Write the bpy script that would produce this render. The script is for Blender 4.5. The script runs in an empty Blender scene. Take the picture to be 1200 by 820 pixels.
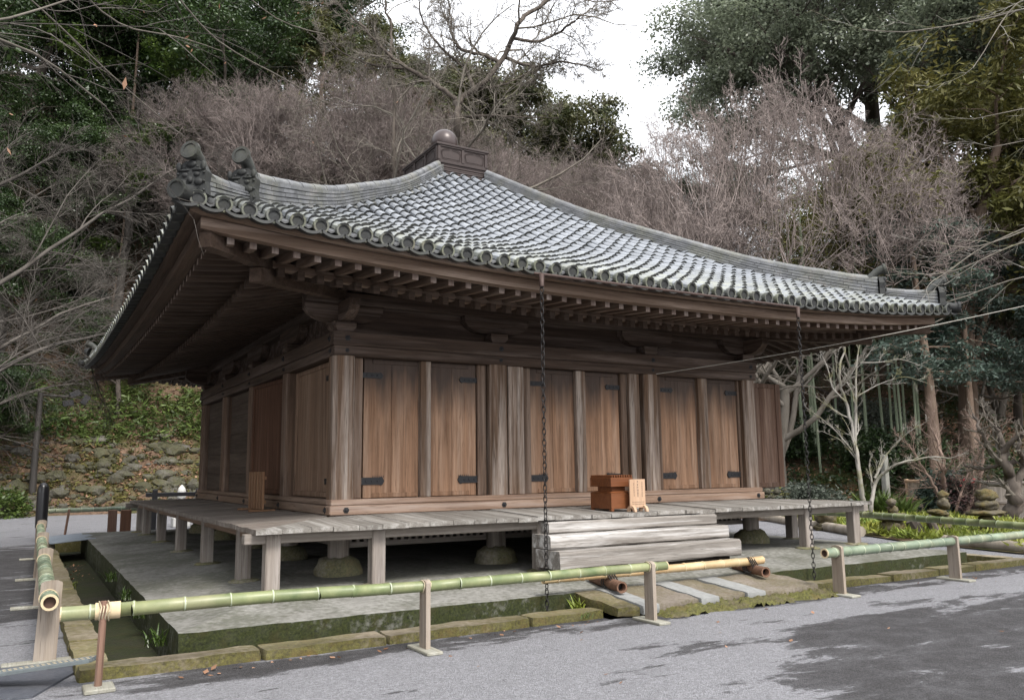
import bpy, math, random
import numpy as np
from mathutils import Vector, Matrix
R = math.radians
scene = bpy.context.scene
COL = scene.collection
rng = np.random.default_rng(7)
random.seed(7)

# ------------------------------------------------------------------ camera
CX, CY, CZ = -3.7326, -10.9495, 1.3592
F, PITCH, YAW, ROLL = 966.0308, .1436, .534, -.0117
cam = bpy.data.cameras.new('camera')
cam.sensor_width = 36.0
cam.lens = F / 1200 * 36.0
cam.clip_start = .05
cam.clip_end = 2000
co = bpy.data.objects.new('camera', cam)
COL.objects.link(co)
d = Vector((math.sin(YAW)*math.cos(PITCH), math.cos(YAW)*math.cos(PITCH), math.sin(PITCH)))
r0 = Vector((math.cos(YAW), -math.sin(YAW), 0)); u0 = r0.cross(d)
r = r0*math.cos(ROLL) + u0*math.sin(ROLL); u = u0*math.cos(ROLL) - r0*math.sin(ROLL)
m = Matrix((( r.x, u.x, -d.x, CX), (r.y, u.y, -d.y, CY), (r.z, u.z, -d.z, CZ), (0,0,0,1)))
co.matrix_world = m
scene.camera = co

# ------------------------------------------------------------------ light
SUN_EL, SUN_AZ = R(50), R(176)      # azimuth measured from +Y towards +X
world = bpy.data.worlds.new('World'); scene.world = world; world.use_nodes = True
wn = world.node_tree
bg = wn.nodes['Background']
sky = wn.nodes.new('ShaderNodeTexSky'); sky.sky_type = 'NISHITA'; sky.sun_disc = False
sky.sun_elevation = SUN_EL; sky.sun_rotation = SUN_AZ
sky.air_density = 1.0; sky.dust_density = 5.0; sky.ozone_density = 1.0
hsv = wn.nodes.new('ShaderNodeHueSaturation'); hsv.inputs['Saturation'].default_value = .28
wn.links.new(sky.outputs[0], hsv.inputs['Color'])
cloud = wn.nodes.new('ShaderNodeMix'); cloud.data_type = 'RGBA'; cloud.inputs[0].default_value = .78   # high overcast veil
cloud.inputs[7].default_value = (5.5, 5.6, 5.85, 1)
wn.links.new(hsv.outputs[0], cloud.inputs[6]); wn.links.new(cloud.outputs[2], bg.inputs[0])
bg.inputs[1].default_value = .15
sun = bpy.data.lights.new('sun', 'SUN'); sun.energy = 1.5; sun.angle = R(16); sun.color = (1, .95, .88)
so = bpy.data.objects.new('sun', sun); COL.objects.link(so)
sd = Vector((math.sin(SUN_AZ)*math.cos(SUN_EL), math.cos(SUN_AZ)*math.cos(SUN_EL), math.sin(SUN_EL)))
so.rotation_euler = (-sd).to_track_quat('-Z', 'Y').to_euler()
scene.view_settings.view_transform = 'Standard'
scene.view_settings.look = 'None'
scene.view_settings.gamma = 1
scene.view_settings.use_curve_mapping = False
scene.view_settings.exposure = 1.36
scene.render.engine = 'CYCLES'
scene.cycles.max_bounces = 6
scene.cycles.diffuse_bounces = 3
scene.cycles.glossy_bounces = 2
scene.cycles.transparent_max_bounces = 4

# ------------------------------------------------------------------ materials
def nodes(name):
    mt = bpy.data.materials.new(name); mt.use_nodes = True
    nt = mt.node_tree
    return mt, nt, nt.nodes['Principled BSDF']
def N(nt, t, **kw):
    n = nt.nodes.new('ShaderNode'+t)
    for k, v in kw.items():
        if k in n.inputs: n.inputs[k].default_value = v
        else: setattr(n, k, v)
    return n
def ramp(nt, fac, stops):
    n = nt.nodes.new('ShaderNodeValToRGB'); el = n.color_ramp.elements
    while len(el) < len(stops): el.new(.5)
    for e, (p, c) in zip(el, stops):
        e.position = p; e.color = (c, c, c, 1) if not hasattr(c, '__len__') else (*c, 1)
    nt.links.new(fac, n.inputs[0]); return n.outputs[0]
def mix(nt, fac, a, b, mode='MIX'):
    n = nt.nodes.new('ShaderNodeMix'); n.data_type = 'RGBA'; n.blend_type = mode
    for s, v in ((n.inputs[0], fac), (n.inputs[6], a), (n.inputs[7], b)):
        if hasattr(v, 'links') or isinstance(v, bpy.types.NodeSocket): nt.links.new(v, s)
        else: s.default_value = v if not hasattr(v, '__len__') else (*v, 1)
    return n.outputs[2]
def math_(nt, op, a, b=0, c=0):
    n = nt.nodes.new('ShaderNodeMath'); n.operation = op
    for s, v in zip(n.inputs, (a, b, c)):
        if isinstance(v, bpy.types.NodeSocket): nt.links.new(v, s)
        else: s.default_value = v
    return n.outputs[0]
def coords(nt, scale=(1,1,1), loc=(0,0,0)):
    tc = N(nt, 'TexCoord'); mp = N(nt, 'Mapping'); mp.inputs['Scale'].default_value = scale
    mp.inputs['Location'].default_value = loc
    nt.links.new(tc.outputs['Object'], mp.inputs[0]); return mp.outputs[0]
def noise(nt, vec, scale, detail=4, rough=.55, dist=0):
    n = N(nt, 'TexNoise'); n.inputs['Scale'].default_value = scale; n.inputs['Detail'].default_value = detail
    n.inputs['Roughness'].default_value = rough; n.inputs['Distortion'].default_value = dist
    nt.links.new(vec, n.inputs['Vector']); return n.outputs[0]
def bump(nt, bs, h, strength=.3, dist=.02):
    n = N(nt, 'Bump'); n.inputs['Strength'].default_value = strength; n.inputs['Distance'].default_value = dist
    nt.links.new(h, n.inputs['Height']); nt.links.new(n.outputs[0], bs.inputs['Normal'])
def objvar(nt, col, lo=.8, hi=1.2):
    oi = N(nt, 'ObjectInfo'); mr = N(nt, 'MapRange')
    mr.inputs['To Min'].default_value = lo; mr.inputs['To Max'].default_value = hi
    nt.links.new(oi.outputs['Random'], mr.inputs[0])
    h = N(nt, 'HueSaturation'); nt.links.new(mr.outputs[0], h.inputs['Value']); nt.links.new(col, h.inputs['Color'])
    return h.outputs[0]
def islvar(nt, col, lo=.7, hi=1.3, hue=0):
    g = N(nt, 'NewGeometry'); mr = N(nt, 'MapRange')
    mr.inputs['To Min'].default_value = lo; mr.inputs['To Max'].default_value = hi
    nt.links.new(g.outputs['Random Per Island'], mr.inputs[0])
    h = N(nt, 'HueSaturation'); nt.links.new(mr.outputs[0], h.inputs['Value']); nt.links.new(col, h.inputs['Color'])
    return h.outputs[0]

def wood(name, axis, base, dark, pale, paleamt=.35, rough=.8, isl=True, top_stain=None):
    """weathered timber, grain along axis ('x','y','z')"""
    mt, nt, bs = nodes(name)
    st = {'x': (.25, 6, 6), 'y': (6, .25, 6), 'z': (6, 6, .25)}[axis]
    v = coords(nt, st)
    oi = N(nt, 'ObjectInfo'); add = N(nt, 'VectorMath'); add.operation = 'ADD'
    sc = N(nt, 'VectorMath'); sc.operation = 'SCALE'; sc.inputs[3].default_value = 37
    nt.links.new(oi.outputs['Random'], sc.inputs[0])
    nt.links.new(v, add.inputs[0]); nt.links.new(sc.outputs[0], add.inputs[1]); v = add.outputs[0]
    g1 = noise(nt, v, 3.0, 6, .65, .6)
    g2 = noise(nt, v, 13, 3, .6)
    p = noise(nt, v, 1.15, 5, .62, .3)
    c = mix(nt, ramp(nt, g1, [(.32, 0), (.68, 1)]), dark, base)
    pf = math_(nt, 'MULTIPLY', ramp(nt, p, [(.47, 0), (.64, 1)]), paleamt)
    pf = math_(nt, 'MULTIPLY', pf, ramp(nt, g2, [(.3, .35), (.65, 1)]))
    c = mix(nt, pf, c, pale)
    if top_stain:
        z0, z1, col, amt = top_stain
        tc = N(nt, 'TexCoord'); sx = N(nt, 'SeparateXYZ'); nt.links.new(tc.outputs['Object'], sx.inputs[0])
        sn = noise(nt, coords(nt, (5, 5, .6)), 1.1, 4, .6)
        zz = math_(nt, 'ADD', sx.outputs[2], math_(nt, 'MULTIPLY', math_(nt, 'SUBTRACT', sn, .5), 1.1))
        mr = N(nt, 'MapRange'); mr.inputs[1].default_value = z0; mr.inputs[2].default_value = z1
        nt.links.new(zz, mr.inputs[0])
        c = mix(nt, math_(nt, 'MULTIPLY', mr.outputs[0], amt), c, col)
    crack = ramp(nt, g2, [(.30, 0), (.40, 1)])
    c = mix(nt, crack, mix(nt, .55, c, (dark[0]*.4, dark[1]*.4, dark[2]*.4)), c)
    if isl: c = islvar(nt, c, .85, 1.12)
    c = objvar(nt, c, .9, 1.1)
    nt.links.new(c, bs.inputs['Base Color']); bs.inputs['Roughness'].default_value = rough
    bs.inputs['Specular IOR Level'].default_value = .25
    hh = math_(nt, 'ADD', g1, math_(nt, 'MULTIPLY', g2, .6))
    bump(nt, bs, hh, .55, .012)
    return mt

def stone(name, c1, c2, moss=None, mossamt=.5, scale=3, rough=.9, bstr=.5, bdist=.02, side_moss=0, side_z=None):
    mt, nt, bs = nodes(name)
    v = coords(nt)
    a = noise(nt, v, scale, 6, .65); b = noise(nt, v, scale*9, 4, .6); cc = noise(nt, v, scale*.45, 5, .6)
    c = mix(nt, ramp(nt, a, [(.3, 0), (.7, 1)]), c1, c2)
    c = mix(nt, math_(nt, 'MULTIPLY', ramp(nt, b, [(.35, 0), (.7, 1)]), .45), c, (c1[0]*.55, c1[1]*.55, c1[2]*.55))
    if moss:
        f = math_(nt, 'MULTIPLY', ramp(nt, math_(nt, 'ADD', math_(nt,'MULTIPLY',cc,.7), math_(nt,'MULTIPLY',b,.3)), [(.5-.25*mossamt, 0), (.62-.2*mossamt, 1)]), min(1, mossamt*1.6))
        if side_moss:
            g = N(nt, 'NewGeometry'); sx = N(nt, 'SeparateXYZ'); nt.links.new(g.outputs['True Normal'], sx.inputs[0])
            sd_ = math_(nt, 'SUBTRACT', 1, math_(nt, 'ABSOLUTE', sx.outputs[2]))
            sf = math_(nt, 'MULTIPLY', ramp(nt, math_(nt,'ADD',math_(nt,'MULTIPLY',cc,.6),math_(nt,'MULTIPLY',b,.4)), [(.28, 0), (.46, 1)]), math_(nt, 'MULTIPLY', sd_, side_moss))
            f = math_(nt, 'MAXIMUM', f, sf)
        b3 = noise(nt, v, 38, 4, .75); b4 = noise(nt, v, 5, 4, .6)
        mc = mix(nt, ramp(nt, b3, [(.32, 0), (.68, 1)]), (moss[0]*.3, moss[1]*.3, moss[2]*.35), (moss[0]*1.8, moss[1]*1.8, moss[2]*1.6))
        mc = mix(nt, math_(nt, 'MULTIPLY', ramp(nt, b4, [(.5, 0), (.7, 1)]), .6), mc, (moss[0]*1.5, moss[1]*1.0, moss[2]*.9))
        c = mix(nt, f, c, mc)
    c = islvar(nt, c, .8, 1.15)
    nt.links.new(c, bs.inputs['Base Color']); bs.inputs['Roughness'].default_value = rough
    bs.inputs['Specular IOR Level'].default_value = .3
    bump(nt, bs, math_(nt, 'ADD', a, math_(nt, 'MULTIPLY', b, .5)), bstr, bdist)
    return mt

def leafm(name, c1, c2, rough=.5, spec=.4, trans=.25, lo=.55, hi=1.5):
    mt, nt, bs = nodes(name)
    v = coords(nt); a = noise(nt, v, .7, 3)
    c = mix(nt, ramp(nt, a, [(.35, 0), (.65, 1)]), c1, c2)
    c = islvar(nt, c, lo, hi)
    c = objvar(nt, c, .85, 1.15)
    nt.links.new(c, bs.inputs['Base Color']); bs.inputs['Roughness'].default_value = rough
    bs.inputs['Specular IOR Level'].default_value = spec
    if trans:
        tr = N(nt, 'BsdfTranslucent'); nt.links.new(c, tr.inputs[0]); ms = N(nt, 'MixShader'); ms.inputs[0].default_value = trans
        nt.links.new(bs.outputs[0], ms.inputs[1]); nt.links.new(tr.outputs[0], ms.inputs[2])
        nt.links.new(ms.outputs[0], nt.nodes['Material Output'].inputs[0])
    return mt

def bark(name, c1, c2, scale=4, moss=None, isl=0, ov=.12):
    mt, nt, bs = nodes(name)
    v = coords(nt, (1, 1, .3)); a = noise(nt, v, scale, 5, .65)
    c = mix(nt, ramp(nt, a, [(.3, 0), (.7, 1)]), c1, c2)
    if moss:
        b = noise(nt, coords(nt), 1.5, 4); c = mix(nt, ramp(nt, b, [(.5, 0), (.62, .8)]), c, moss)
    if isl: c = islvar(nt, c, 1-isl, 1+isl)
    c = objvar(nt, c, 1-ov, 1+ov)
    nt.links.new(c, bs.inputs['Base Color']); bs.inputs['Roughness'].default_value = .9
    bump(nt, bs, a, .6, .02)
    bs.inputs['Specular IOR Level'].default_value = .2
    return mt

def plain(name, c, rough=.6, metal=0, spec=.5, nz=.25, scale=20, bstr=.1):
    mt, nt, bs = nodes(name)
    a = noise(nt, coords(nt), scale, 4)
    cc = mix(nt, a, (c[0]*(1-nz), c[1]*(1-nz), c[2]*(1-nz)), (c[0]*(1+nz), c[1]*(1+nz), c[2]*(1+nz)))
    nt.links.new(cc, bs.inputs['Base Color']); bs.inputs['Roughness'].default_value = rough
    bs.inputs['Metallic'].default_value = metal; bs.inputs['Specular IOR Level'].default_value = spec
    if bstr: bump(nt, bs, a, bstr, .01)
    return mt

# -- timber
DOORC = ((.375,.222,.137), (.155,.085,.05), (.54,.385,.28))
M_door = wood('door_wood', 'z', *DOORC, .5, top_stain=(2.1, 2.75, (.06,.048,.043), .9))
M_pillar = wood('pillar_wood', 'z', (.185,.118,.078), (.075,.047,.031), (.52,.455,.4), .7)
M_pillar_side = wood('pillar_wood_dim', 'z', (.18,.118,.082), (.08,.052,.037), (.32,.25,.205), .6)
M_red = wood('red_door_wood', 'z', (.14,.07,.043), (.07,.034,.021), (.19,.115,.08), .35)
M_plank = wood('plank_wood', 'y', (.1,.076,.06), (.05,.037,.029), (.17,.14,.115), .4)
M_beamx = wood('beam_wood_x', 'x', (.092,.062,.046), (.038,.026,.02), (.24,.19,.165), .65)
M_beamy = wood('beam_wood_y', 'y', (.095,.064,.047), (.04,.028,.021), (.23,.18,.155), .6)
M_sillx = wood('sill_wood_x', 'x', (.32,.215,.15), (.17,.11,.08), (.48,.4,.35), .6)
M_silly = wood('sill_wood_y', 'y', (.26,.18,.13), (.13,.09,.065), (.38,.3,.25), .5)
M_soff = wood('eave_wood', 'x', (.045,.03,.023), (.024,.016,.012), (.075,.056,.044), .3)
M_rafend = wood('rafter_end_wood', 'z', (.27,.21,.18), (.16,.115,.095), (.42,.37,.33), .6)
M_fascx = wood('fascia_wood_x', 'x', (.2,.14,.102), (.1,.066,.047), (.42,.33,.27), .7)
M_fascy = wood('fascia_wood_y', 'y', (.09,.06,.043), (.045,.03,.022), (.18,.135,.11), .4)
GREY = ((.25,.235,.215), (.12,.108,.095), (.46,.45,.43))
M_deck = wood('deck_wood_y', 'y', *GREY, .6)
M_deckx = wood('deck_wood_x', 'x', (.2,.175,.155), (.11,.09,.075), (.36,.34,.32), .4)
M_gpost = wood('deck_post_wood', 'z', (.3,.265,.235), (.16,.135,.115), (.45,.42,.4), .5)
M_gbeam = wood('deck_beam_wood', 'x', (.26,.23,.205), (.14,.12,.1), (.4,.37,.35), .4)
M_step = wood('step_wood', 'x', (.29,.268,.245), (.14,.125,.11), (.66,.65,.64), .92)
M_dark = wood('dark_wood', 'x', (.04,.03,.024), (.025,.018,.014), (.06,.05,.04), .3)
M_box = wood('box_wood', 'x', (.2,.072,.027), (.12,.04,.015), (.25,.1,.042), .3, .45)
M_boxp = wood('board_wood', 'z', (.5,.34,.23), (.4,.26,.17), (.55,.4,.28), .3, .6)
M_plankpost = wood('stand_wood', 'z', (.3,.25,.2), (.2,.16,.125), (.38,.34,.3), .5)
M_base = wood('stand_base_wood', 'y', (.34,.33,.28), (.2,.19,.15), (.42,.42,.38), .5)
M_stick = wood('stick_wood', 'z', (.19,.11,.08), (.1,.06,.04), (.28,.2,.16), .4)
M_ink = plain('ink', (.03,.026,.024), .8, nz=.1, bstr=0)
M_rack = wood('rack_wood', 'z', (.26,.15,.085), (.15,.08,.045), (.34,.22,.14), .3)
# -- metal
M_iron = plain('black_iron', (.022,.022,.024), .55, .4)
M_chain = plain('chain_iron', (.03,.028,.028), .5, .7)
M_cop = plain('gutter_copper', (.055,.033,.027), .6, .3)
M_rust = plain('rusty_pipe', (.16,.09,.06), .85, 0, .3, .5)
M_bronze = plain('bronze_finial', (.055,.04,.038), .36, .2, .5, .25, 6)
M_bronze2 = plain('bronze_pedestal', (.034,.023,.021), .6, .1, .4, .4, 9)
M_plate = plain('steel_plate', (.2,.23,.27), .6, .3, .5, .35, 4)
M_black = plain('black_plastic', (.012,.012,.014), .3, 0, .6, .1)
M_pole = plain('lamp_pole', (.045,.04,.036), .6, .1)
M_wire = plain('cable', (.34,.32,.28), .6)
# -- stone and tile
M_conc = stone('concrete', (.18,.175,.16), (.29,.285,.265), (.026,.032,.008), .3, 1.6, side_moss=1.0, bdist=.02)
M_kerb = stone('kerb_stone', (.17,.14,.10), (.29,.25,.185), (.075,.07,.014), .38, 1.8, side_moss=.85, bstr=.8, bdist=.03)
M_ditch = stone('ditch_floor', (.018,.017,.013), (.04,.035,.025), (.018,.024,.005), .5, 2.5, bstr=.8)
M_flag = stone('smooth_flagstone', (.25,.255,.25), (.31,.315,.31), None, 0, 2, bstr=.2)
M_flagb = stone('rough_flagstone', (.17,.145,.12), (.25,.215,.18), (.09,.08,.025), .3, 3, bstr=.8)
M_found = stone('foundation_stone', (.2,.185,.15), (.3,.27,.22), (.1,.1,.04), .45, 2.5, bstr=.7)
M_rock = stone('wall_rock', (.065,.06,.05), (.16,.15,.133), (.05,.052,.017), .4, 2, bstr=.8, bdist=.05)
M_stack = stone('stack_stone', (.085,.075,.06), (.15,.13,.105), (.085,.07,.02), .5, 4, bstr=.8)
M_white = stone('white_stone', (.5,.5,.48), (.65,.65,.63), None, 0, 6)
M_log = bark('log_bark', (.2,.17,.13), (.36,.32,.27), 3)

def tile_mat():
    mt, nt, bs = nodes('grey_tile')
    v = coords(nt)
    a = noise(nt, v, 2.0, 5, .6); b = noise(nt, v, 22, 4, .6)
    c = mix(nt, ramp(nt, a, [(.3, 0), (.7, 1)]), (.18,.195,.217), (.255,.273,.30))
    c = mix(nt, math_(nt, 'MULTIPLY', ramp(nt, b, [(.5, 0), (.75, 1)]), .5), c, (.12,.12,.11))
    li = noise(nt, v, 5, 5, .7)
    tc = N(nt, 'TexCoord'); sx = N(nt, 'SeparateXYZ'); nt.links.new(tc.outputs['Object'], sx.inputs[0])
    low = N(nt, 'MapRange'); low.inputs[1].default_value = 4.9; low.inputs[2].default_value = 3.9
    nt.links.new(sx.outputs[2], low.inputs[0])
    lf = math_(nt, 'MULTIPLY', ramp(nt, li, [(.4, 0), (.6, 1)]), math_(nt, 'MULTIPLY', low.outputs[0], .65))
    c = mix(nt, lf, c, (.36,.37,.27))
    c = islvar(nt, c, .8, 1.15)
    nt.links.new(c, bs.inputs['Base Color']); bs.inputs['Roughness'].default_value = .36
    bs.inputs['Specular IOR Level'].default_value = .8
    bump(nt, bs, b, .15, .01)
    return mt
M_tile = tile_mat()
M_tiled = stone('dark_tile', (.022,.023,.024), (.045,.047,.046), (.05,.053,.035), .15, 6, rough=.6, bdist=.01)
M_rim = stone('tile_rim', (.085,.088,.083), (.155,.16,.145), (.13,.14,.085), .3, 6, rough=.6, bdist=.008)
M_tiler = stone('ridge_tile', (.1,.104,.11), (.22,.226,.238), (.14,.14,.09), .2, 5, rough=.5, bdist=.008)

def gravel_mat():
    mt, nt, bs = nodes('gravel')
    v = coords(nt)
    fine = noise(nt, v, 75, 3, .7); med = noise(nt, v, 5, 5, .6); big = noise(nt, v, .55, 5, .62, .4)
    vo = N(nt, 'TexVoronoi'); vo.inputs['Scale'].default_value = 85; nt.links.new(v, vo.inputs['Vector'])
    dry = mix(nt, ramp(nt, fine, [(.3, 0), (.7, 1)]), (.15,.15,.163), (.43,.432,.46))
    dry = mix(nt, math_(nt, 'MULTIPLY', ramp(nt, vo.outputs['Color'], [(.0, 0), (1, 1)]), .35), dry, (.2,.195,.2))
    grit = noise(nt, v, 26, 4, .75)
    dry = mix(nt, math_(nt, 'MULTIPLY', ramp(nt, grit, [(.42, 0), (.66, 1)]), .55), dry, (.11,.108,.115))
    dry = mix(nt, math_(nt, 'MULTIPLY', ramp(nt, med, [(.42, 0), (.7, 1)]), .45), dry, (.19,.19,.2))
    wet = mix(nt, ramp(nt, fine, [(.3, 0), (.7, 1)]), (.022,.021,.023), (.085,.082,.085))
    # damp areas: right-front wet patch, strip along the kerb, left yard beside the hall
    tc = N(nt, 'TexCoord'); sx = N(nt, 'SeparateXYZ'); nt.links.new(tc.outputs['Object'], sx.inputs[0])
    X_, Y_ = sx.outputs[0], sx.outputs[1]
    def band(o, lo, hi, soft):
        a_ = N(nt, 'MapRange', interpolation_type='SMOOTHSTEP'); a_.inputs[1].default_value = lo-soft; a_.inputs[2].default_value = lo+soft; nt.links.new(o, a_.inputs[0])
        b_ = N(nt, 'MapRange', interpolation_type='SMOOTHSTEP'); b_.inputs[1].default_value = hi+soft; b_.inputs[2].default_value = hi-soft; nt.links.new(o, b_.inputs[0])
        return math_(nt, 'MULTIPLY', a_.outputs[0], b_.outputs[0])
    e = math_(nt, 'SUBTRACT', X_, math_(nt, 'MULTIPLY', Y_, 1.05))        # slanted coordinate
    right = math_(nt, 'MULTIPLY', band(e, 8.1, 60, .9), band(Y_, -30, -4.75, .5))
    strip = math_(nt, 'MULTIPLY', band(Y_, -3.75, -3.0, .22), .62)
    strip = math_(nt, 'MULTIPLY', strip, band(X_, -4, 12, .2))
    leftb = math_(nt, 'MULTIPLY', band(X_, -30, -3.0, .3), band(Y_, .3, 12, 1.2))
    rr = math_(nt, 'MAXIMUM', math_(nt, 'MAXIMUM', right, strip), leftb)
    big2 = noise(nt, coords(nt, (.7, 2.2, 1)), 1.1, 6, .66, .3)
    w = math_(nt, 'ADD', math_(nt, 'MULTIPLY', rr, .52), math_(nt, 'MULTIPLY', math_(nt, 'SUBTRACT', big2, .5), 1.9))
    w = math_(nt, 'ADD', w, math_(nt, 'MULTIPLY', math_(nt, 'SUBTRACT', noise(nt, v, 14, 5, .75), .5), .3))
    wf = math_(nt, 'MULTIPLY', ramp(nt, w, [(.22, 0), (.31, .85), (.45, 1)]), ramp(nt, noise(nt, v, 3.2, 5, .7), [(.3, .8), (.55, 1)]))
    c = mix(nt, wf, dry, wet)
    c = mix(nt, ramp(nt, math_(nt,'ADD',big,math_(nt,'MULTIPLY',fine,.05)), [(.68, 0), (.75, .5)]), c, (.07,.065,.06))
    nt.links.new(c, bs.inputs['Base Color']); bs.inputs['Roughness'].default_value = .85
    bs.inputs['Specular IOR Level'].default_value = .3
    hh = math_(nt, 'ADD', math_(nt, 'MULTIPLY', vo.outputs['Distance'], 1.0), math_(nt, 'MULTIPLY', fine, 1.0))
    bump(nt, bs, math_(nt, 'ADD', hh, math_(nt, 'MULTIPLY', grit, 1.2)), 1.0, .014)
    return mt
M_gravel = gravel_mat()

def hill_mat():
    mt, nt, bs = nodes('hill_soil')
    v = coords(nt)
    a = noise(nt, v, .35, 6, .65); b = noise(nt, v, 6, 5, .7); f = noise(nt, v, 22, 3, .7)
    c = mix(nt, ramp(nt, b, [(.3, 0), (.7, 1)]), (.045,.03,.02), (.19,.125,.085))
    c = mix(nt, ramp(nt, f, [(.55, 0), (.7, .8)]), c, (.3,.22,.17))
    c = mix(nt, ramp(nt, a, [(.47, 0), (.6, .85)]), c, mix(nt, b, (.02,.03,.008), (.075,.085,.025)))
    nt.links.new(c, bs.inputs['Base Color']); bs.inputs['Roughness'].default_value = .95
    bs.inputs['Specular IOR Level'].default_value = .15
    bump(nt, bs, b, .8, .08)
    return mt
M_hill = hill_mat()

def bamboo_mat(name, c1, c2):
    mt, nt, bs = nodes(name)
    v = coords(nt); a = noise(nt, v, 3.5, 4, .6); b = noise(nt, v, 30, 3)
    c = mix(nt, ramp(nt, a, [(.35, 0), (.65, 1)]), c1, c2)
    c = mix(nt, math_(nt, 'MULTIPLY', b, .3), c, (c1[0]*.6, c1[1]*.6, c1[2]*.6))
    fade = noise(nt, v, 1.3, 4, .65); sc_ = noise(nt, coords(nt, (1, 1, 1)), 90, 2, .8)
    c = mix(nt, math_(nt, 'MULTIPLY', ramp(nt, fade, [(.5, 0), (.68, 1)]), .5), c, (.36, .33, .2))
    c = mix(nt, math_(nt, 'MULTIPLY', ramp(nt, sc_, [(.62, 0), (.72, 1)]), .35), c, (.08, .07, .045))
    c = islvar(nt, c, .78, 1.16)
    nt.links.new(c, bs.inputs['Base Color']); bs.inputs['Roughness'].default_value = .42
    return mt
M_bam = bamboo_mat('green_bamboo', (.12,.16,.065), (.26,.28,.135))
M_bam2 = bamboo_mat('pale_green_bamboo', (.12,.165,.11), (.22,.265,.185))
M_bamt = bamboo_mat('tan_bamboo', (.5,.33,.16), (.62,.46,.27))
M_node = plain('bamboo_node', (.36,.4,.28), .6)
M_cut = plain('cut_bamboo', (.55,.44,.28), .8)
M_inner = plain('bamboo_hollow', (.09,.05,.035), .8)
M_rope = plain('black_rope', (.025,.022,.02), .9)
M_tie = plain('straw_tie', (.42,.36,.25), .9)
# -- plants
M_leafA = leafm('camphor_leaf', (.16,.19,.125), (.25,.28,.2), .4, .6, .45)
M_leafB = leafm('dark_leaf', (.018,.035,.012), (.045,.075,.022), .4, .5)
M_leafC = leafm('olive_leaf', (.085,.09,.022), (.16,.145,.045), .5, .35)
M_leafD = leafm('ridge_leaf', (.06,.075,.03), (.13,.125,.055), .5, .4)
M_leafE = leafm('cypress_leaf', (.05,.06,.018), (.09,.085,.03), .6, .3)
M_leafR = leafm('rusty_leaf', (.12,.06,.03), (.1,.09,.045), .6, .3)
M_leafG = leafm('glossy_leaf', (.04,.075,.016), (.09,.13,.03), .32, .6)
M_leafT = leafm('blue_green_leaf', (.035,.06,.045), (.075,.105,.085), .45, .45)
M_leafS = leafm('grey_green_leaf', (.07,.085,.065), (.13,.15,.12), .5, .4)
M_grass = leafm('bamboo_grass', (.05,.085,.02), (.11,.15,.04), .45, .4)
M_yel = leafm('yellow_green_leaf', (.12,.17,.025), (.27,.28,.05), .5, .4)
M_litter = leafm('dry_leaf', (.2,.1,.055), (.36,.22,.15), .8, .2, .1)
M_red_leaf = leafm('red_flower', (.2,.02,.025), (.16,.02,.022), .5, .3, 0)
M_twigP = bark('pinkish_twig', (.145,.118,.108), (.27,.228,.212), isl=.45, ov=.25)
M_barkM = bark('maple_bark', (.12,.105,.085), (.25,.225,.195), 3)
M_twigG = bark('grey_twig', (.05,.044,.038), (.115,.103,.092), isl=.35)
M_barkD = bark('dark_bark', (.045,.038,.032), (.12,.1,.085))
M_barkG = bark('grey_bark', (.09,.08,.066), (.19,.17,.145))
M_barkB = bark('brown_bark', (.13,.09,.065), (.24,.18,.14))
M_barkW = bark('pale_bark', (.19,.175,.15), (.36,.34,.31), 5, (.13,.13,.045))
M_twigR = bark('reddish_twig', (.15,.105,.085), (.27,.2,.165), isl=.3)
M_culm = bark('bamboo_culm', (.2,.25,.16), (.33,.37,.27), 2)

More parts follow.
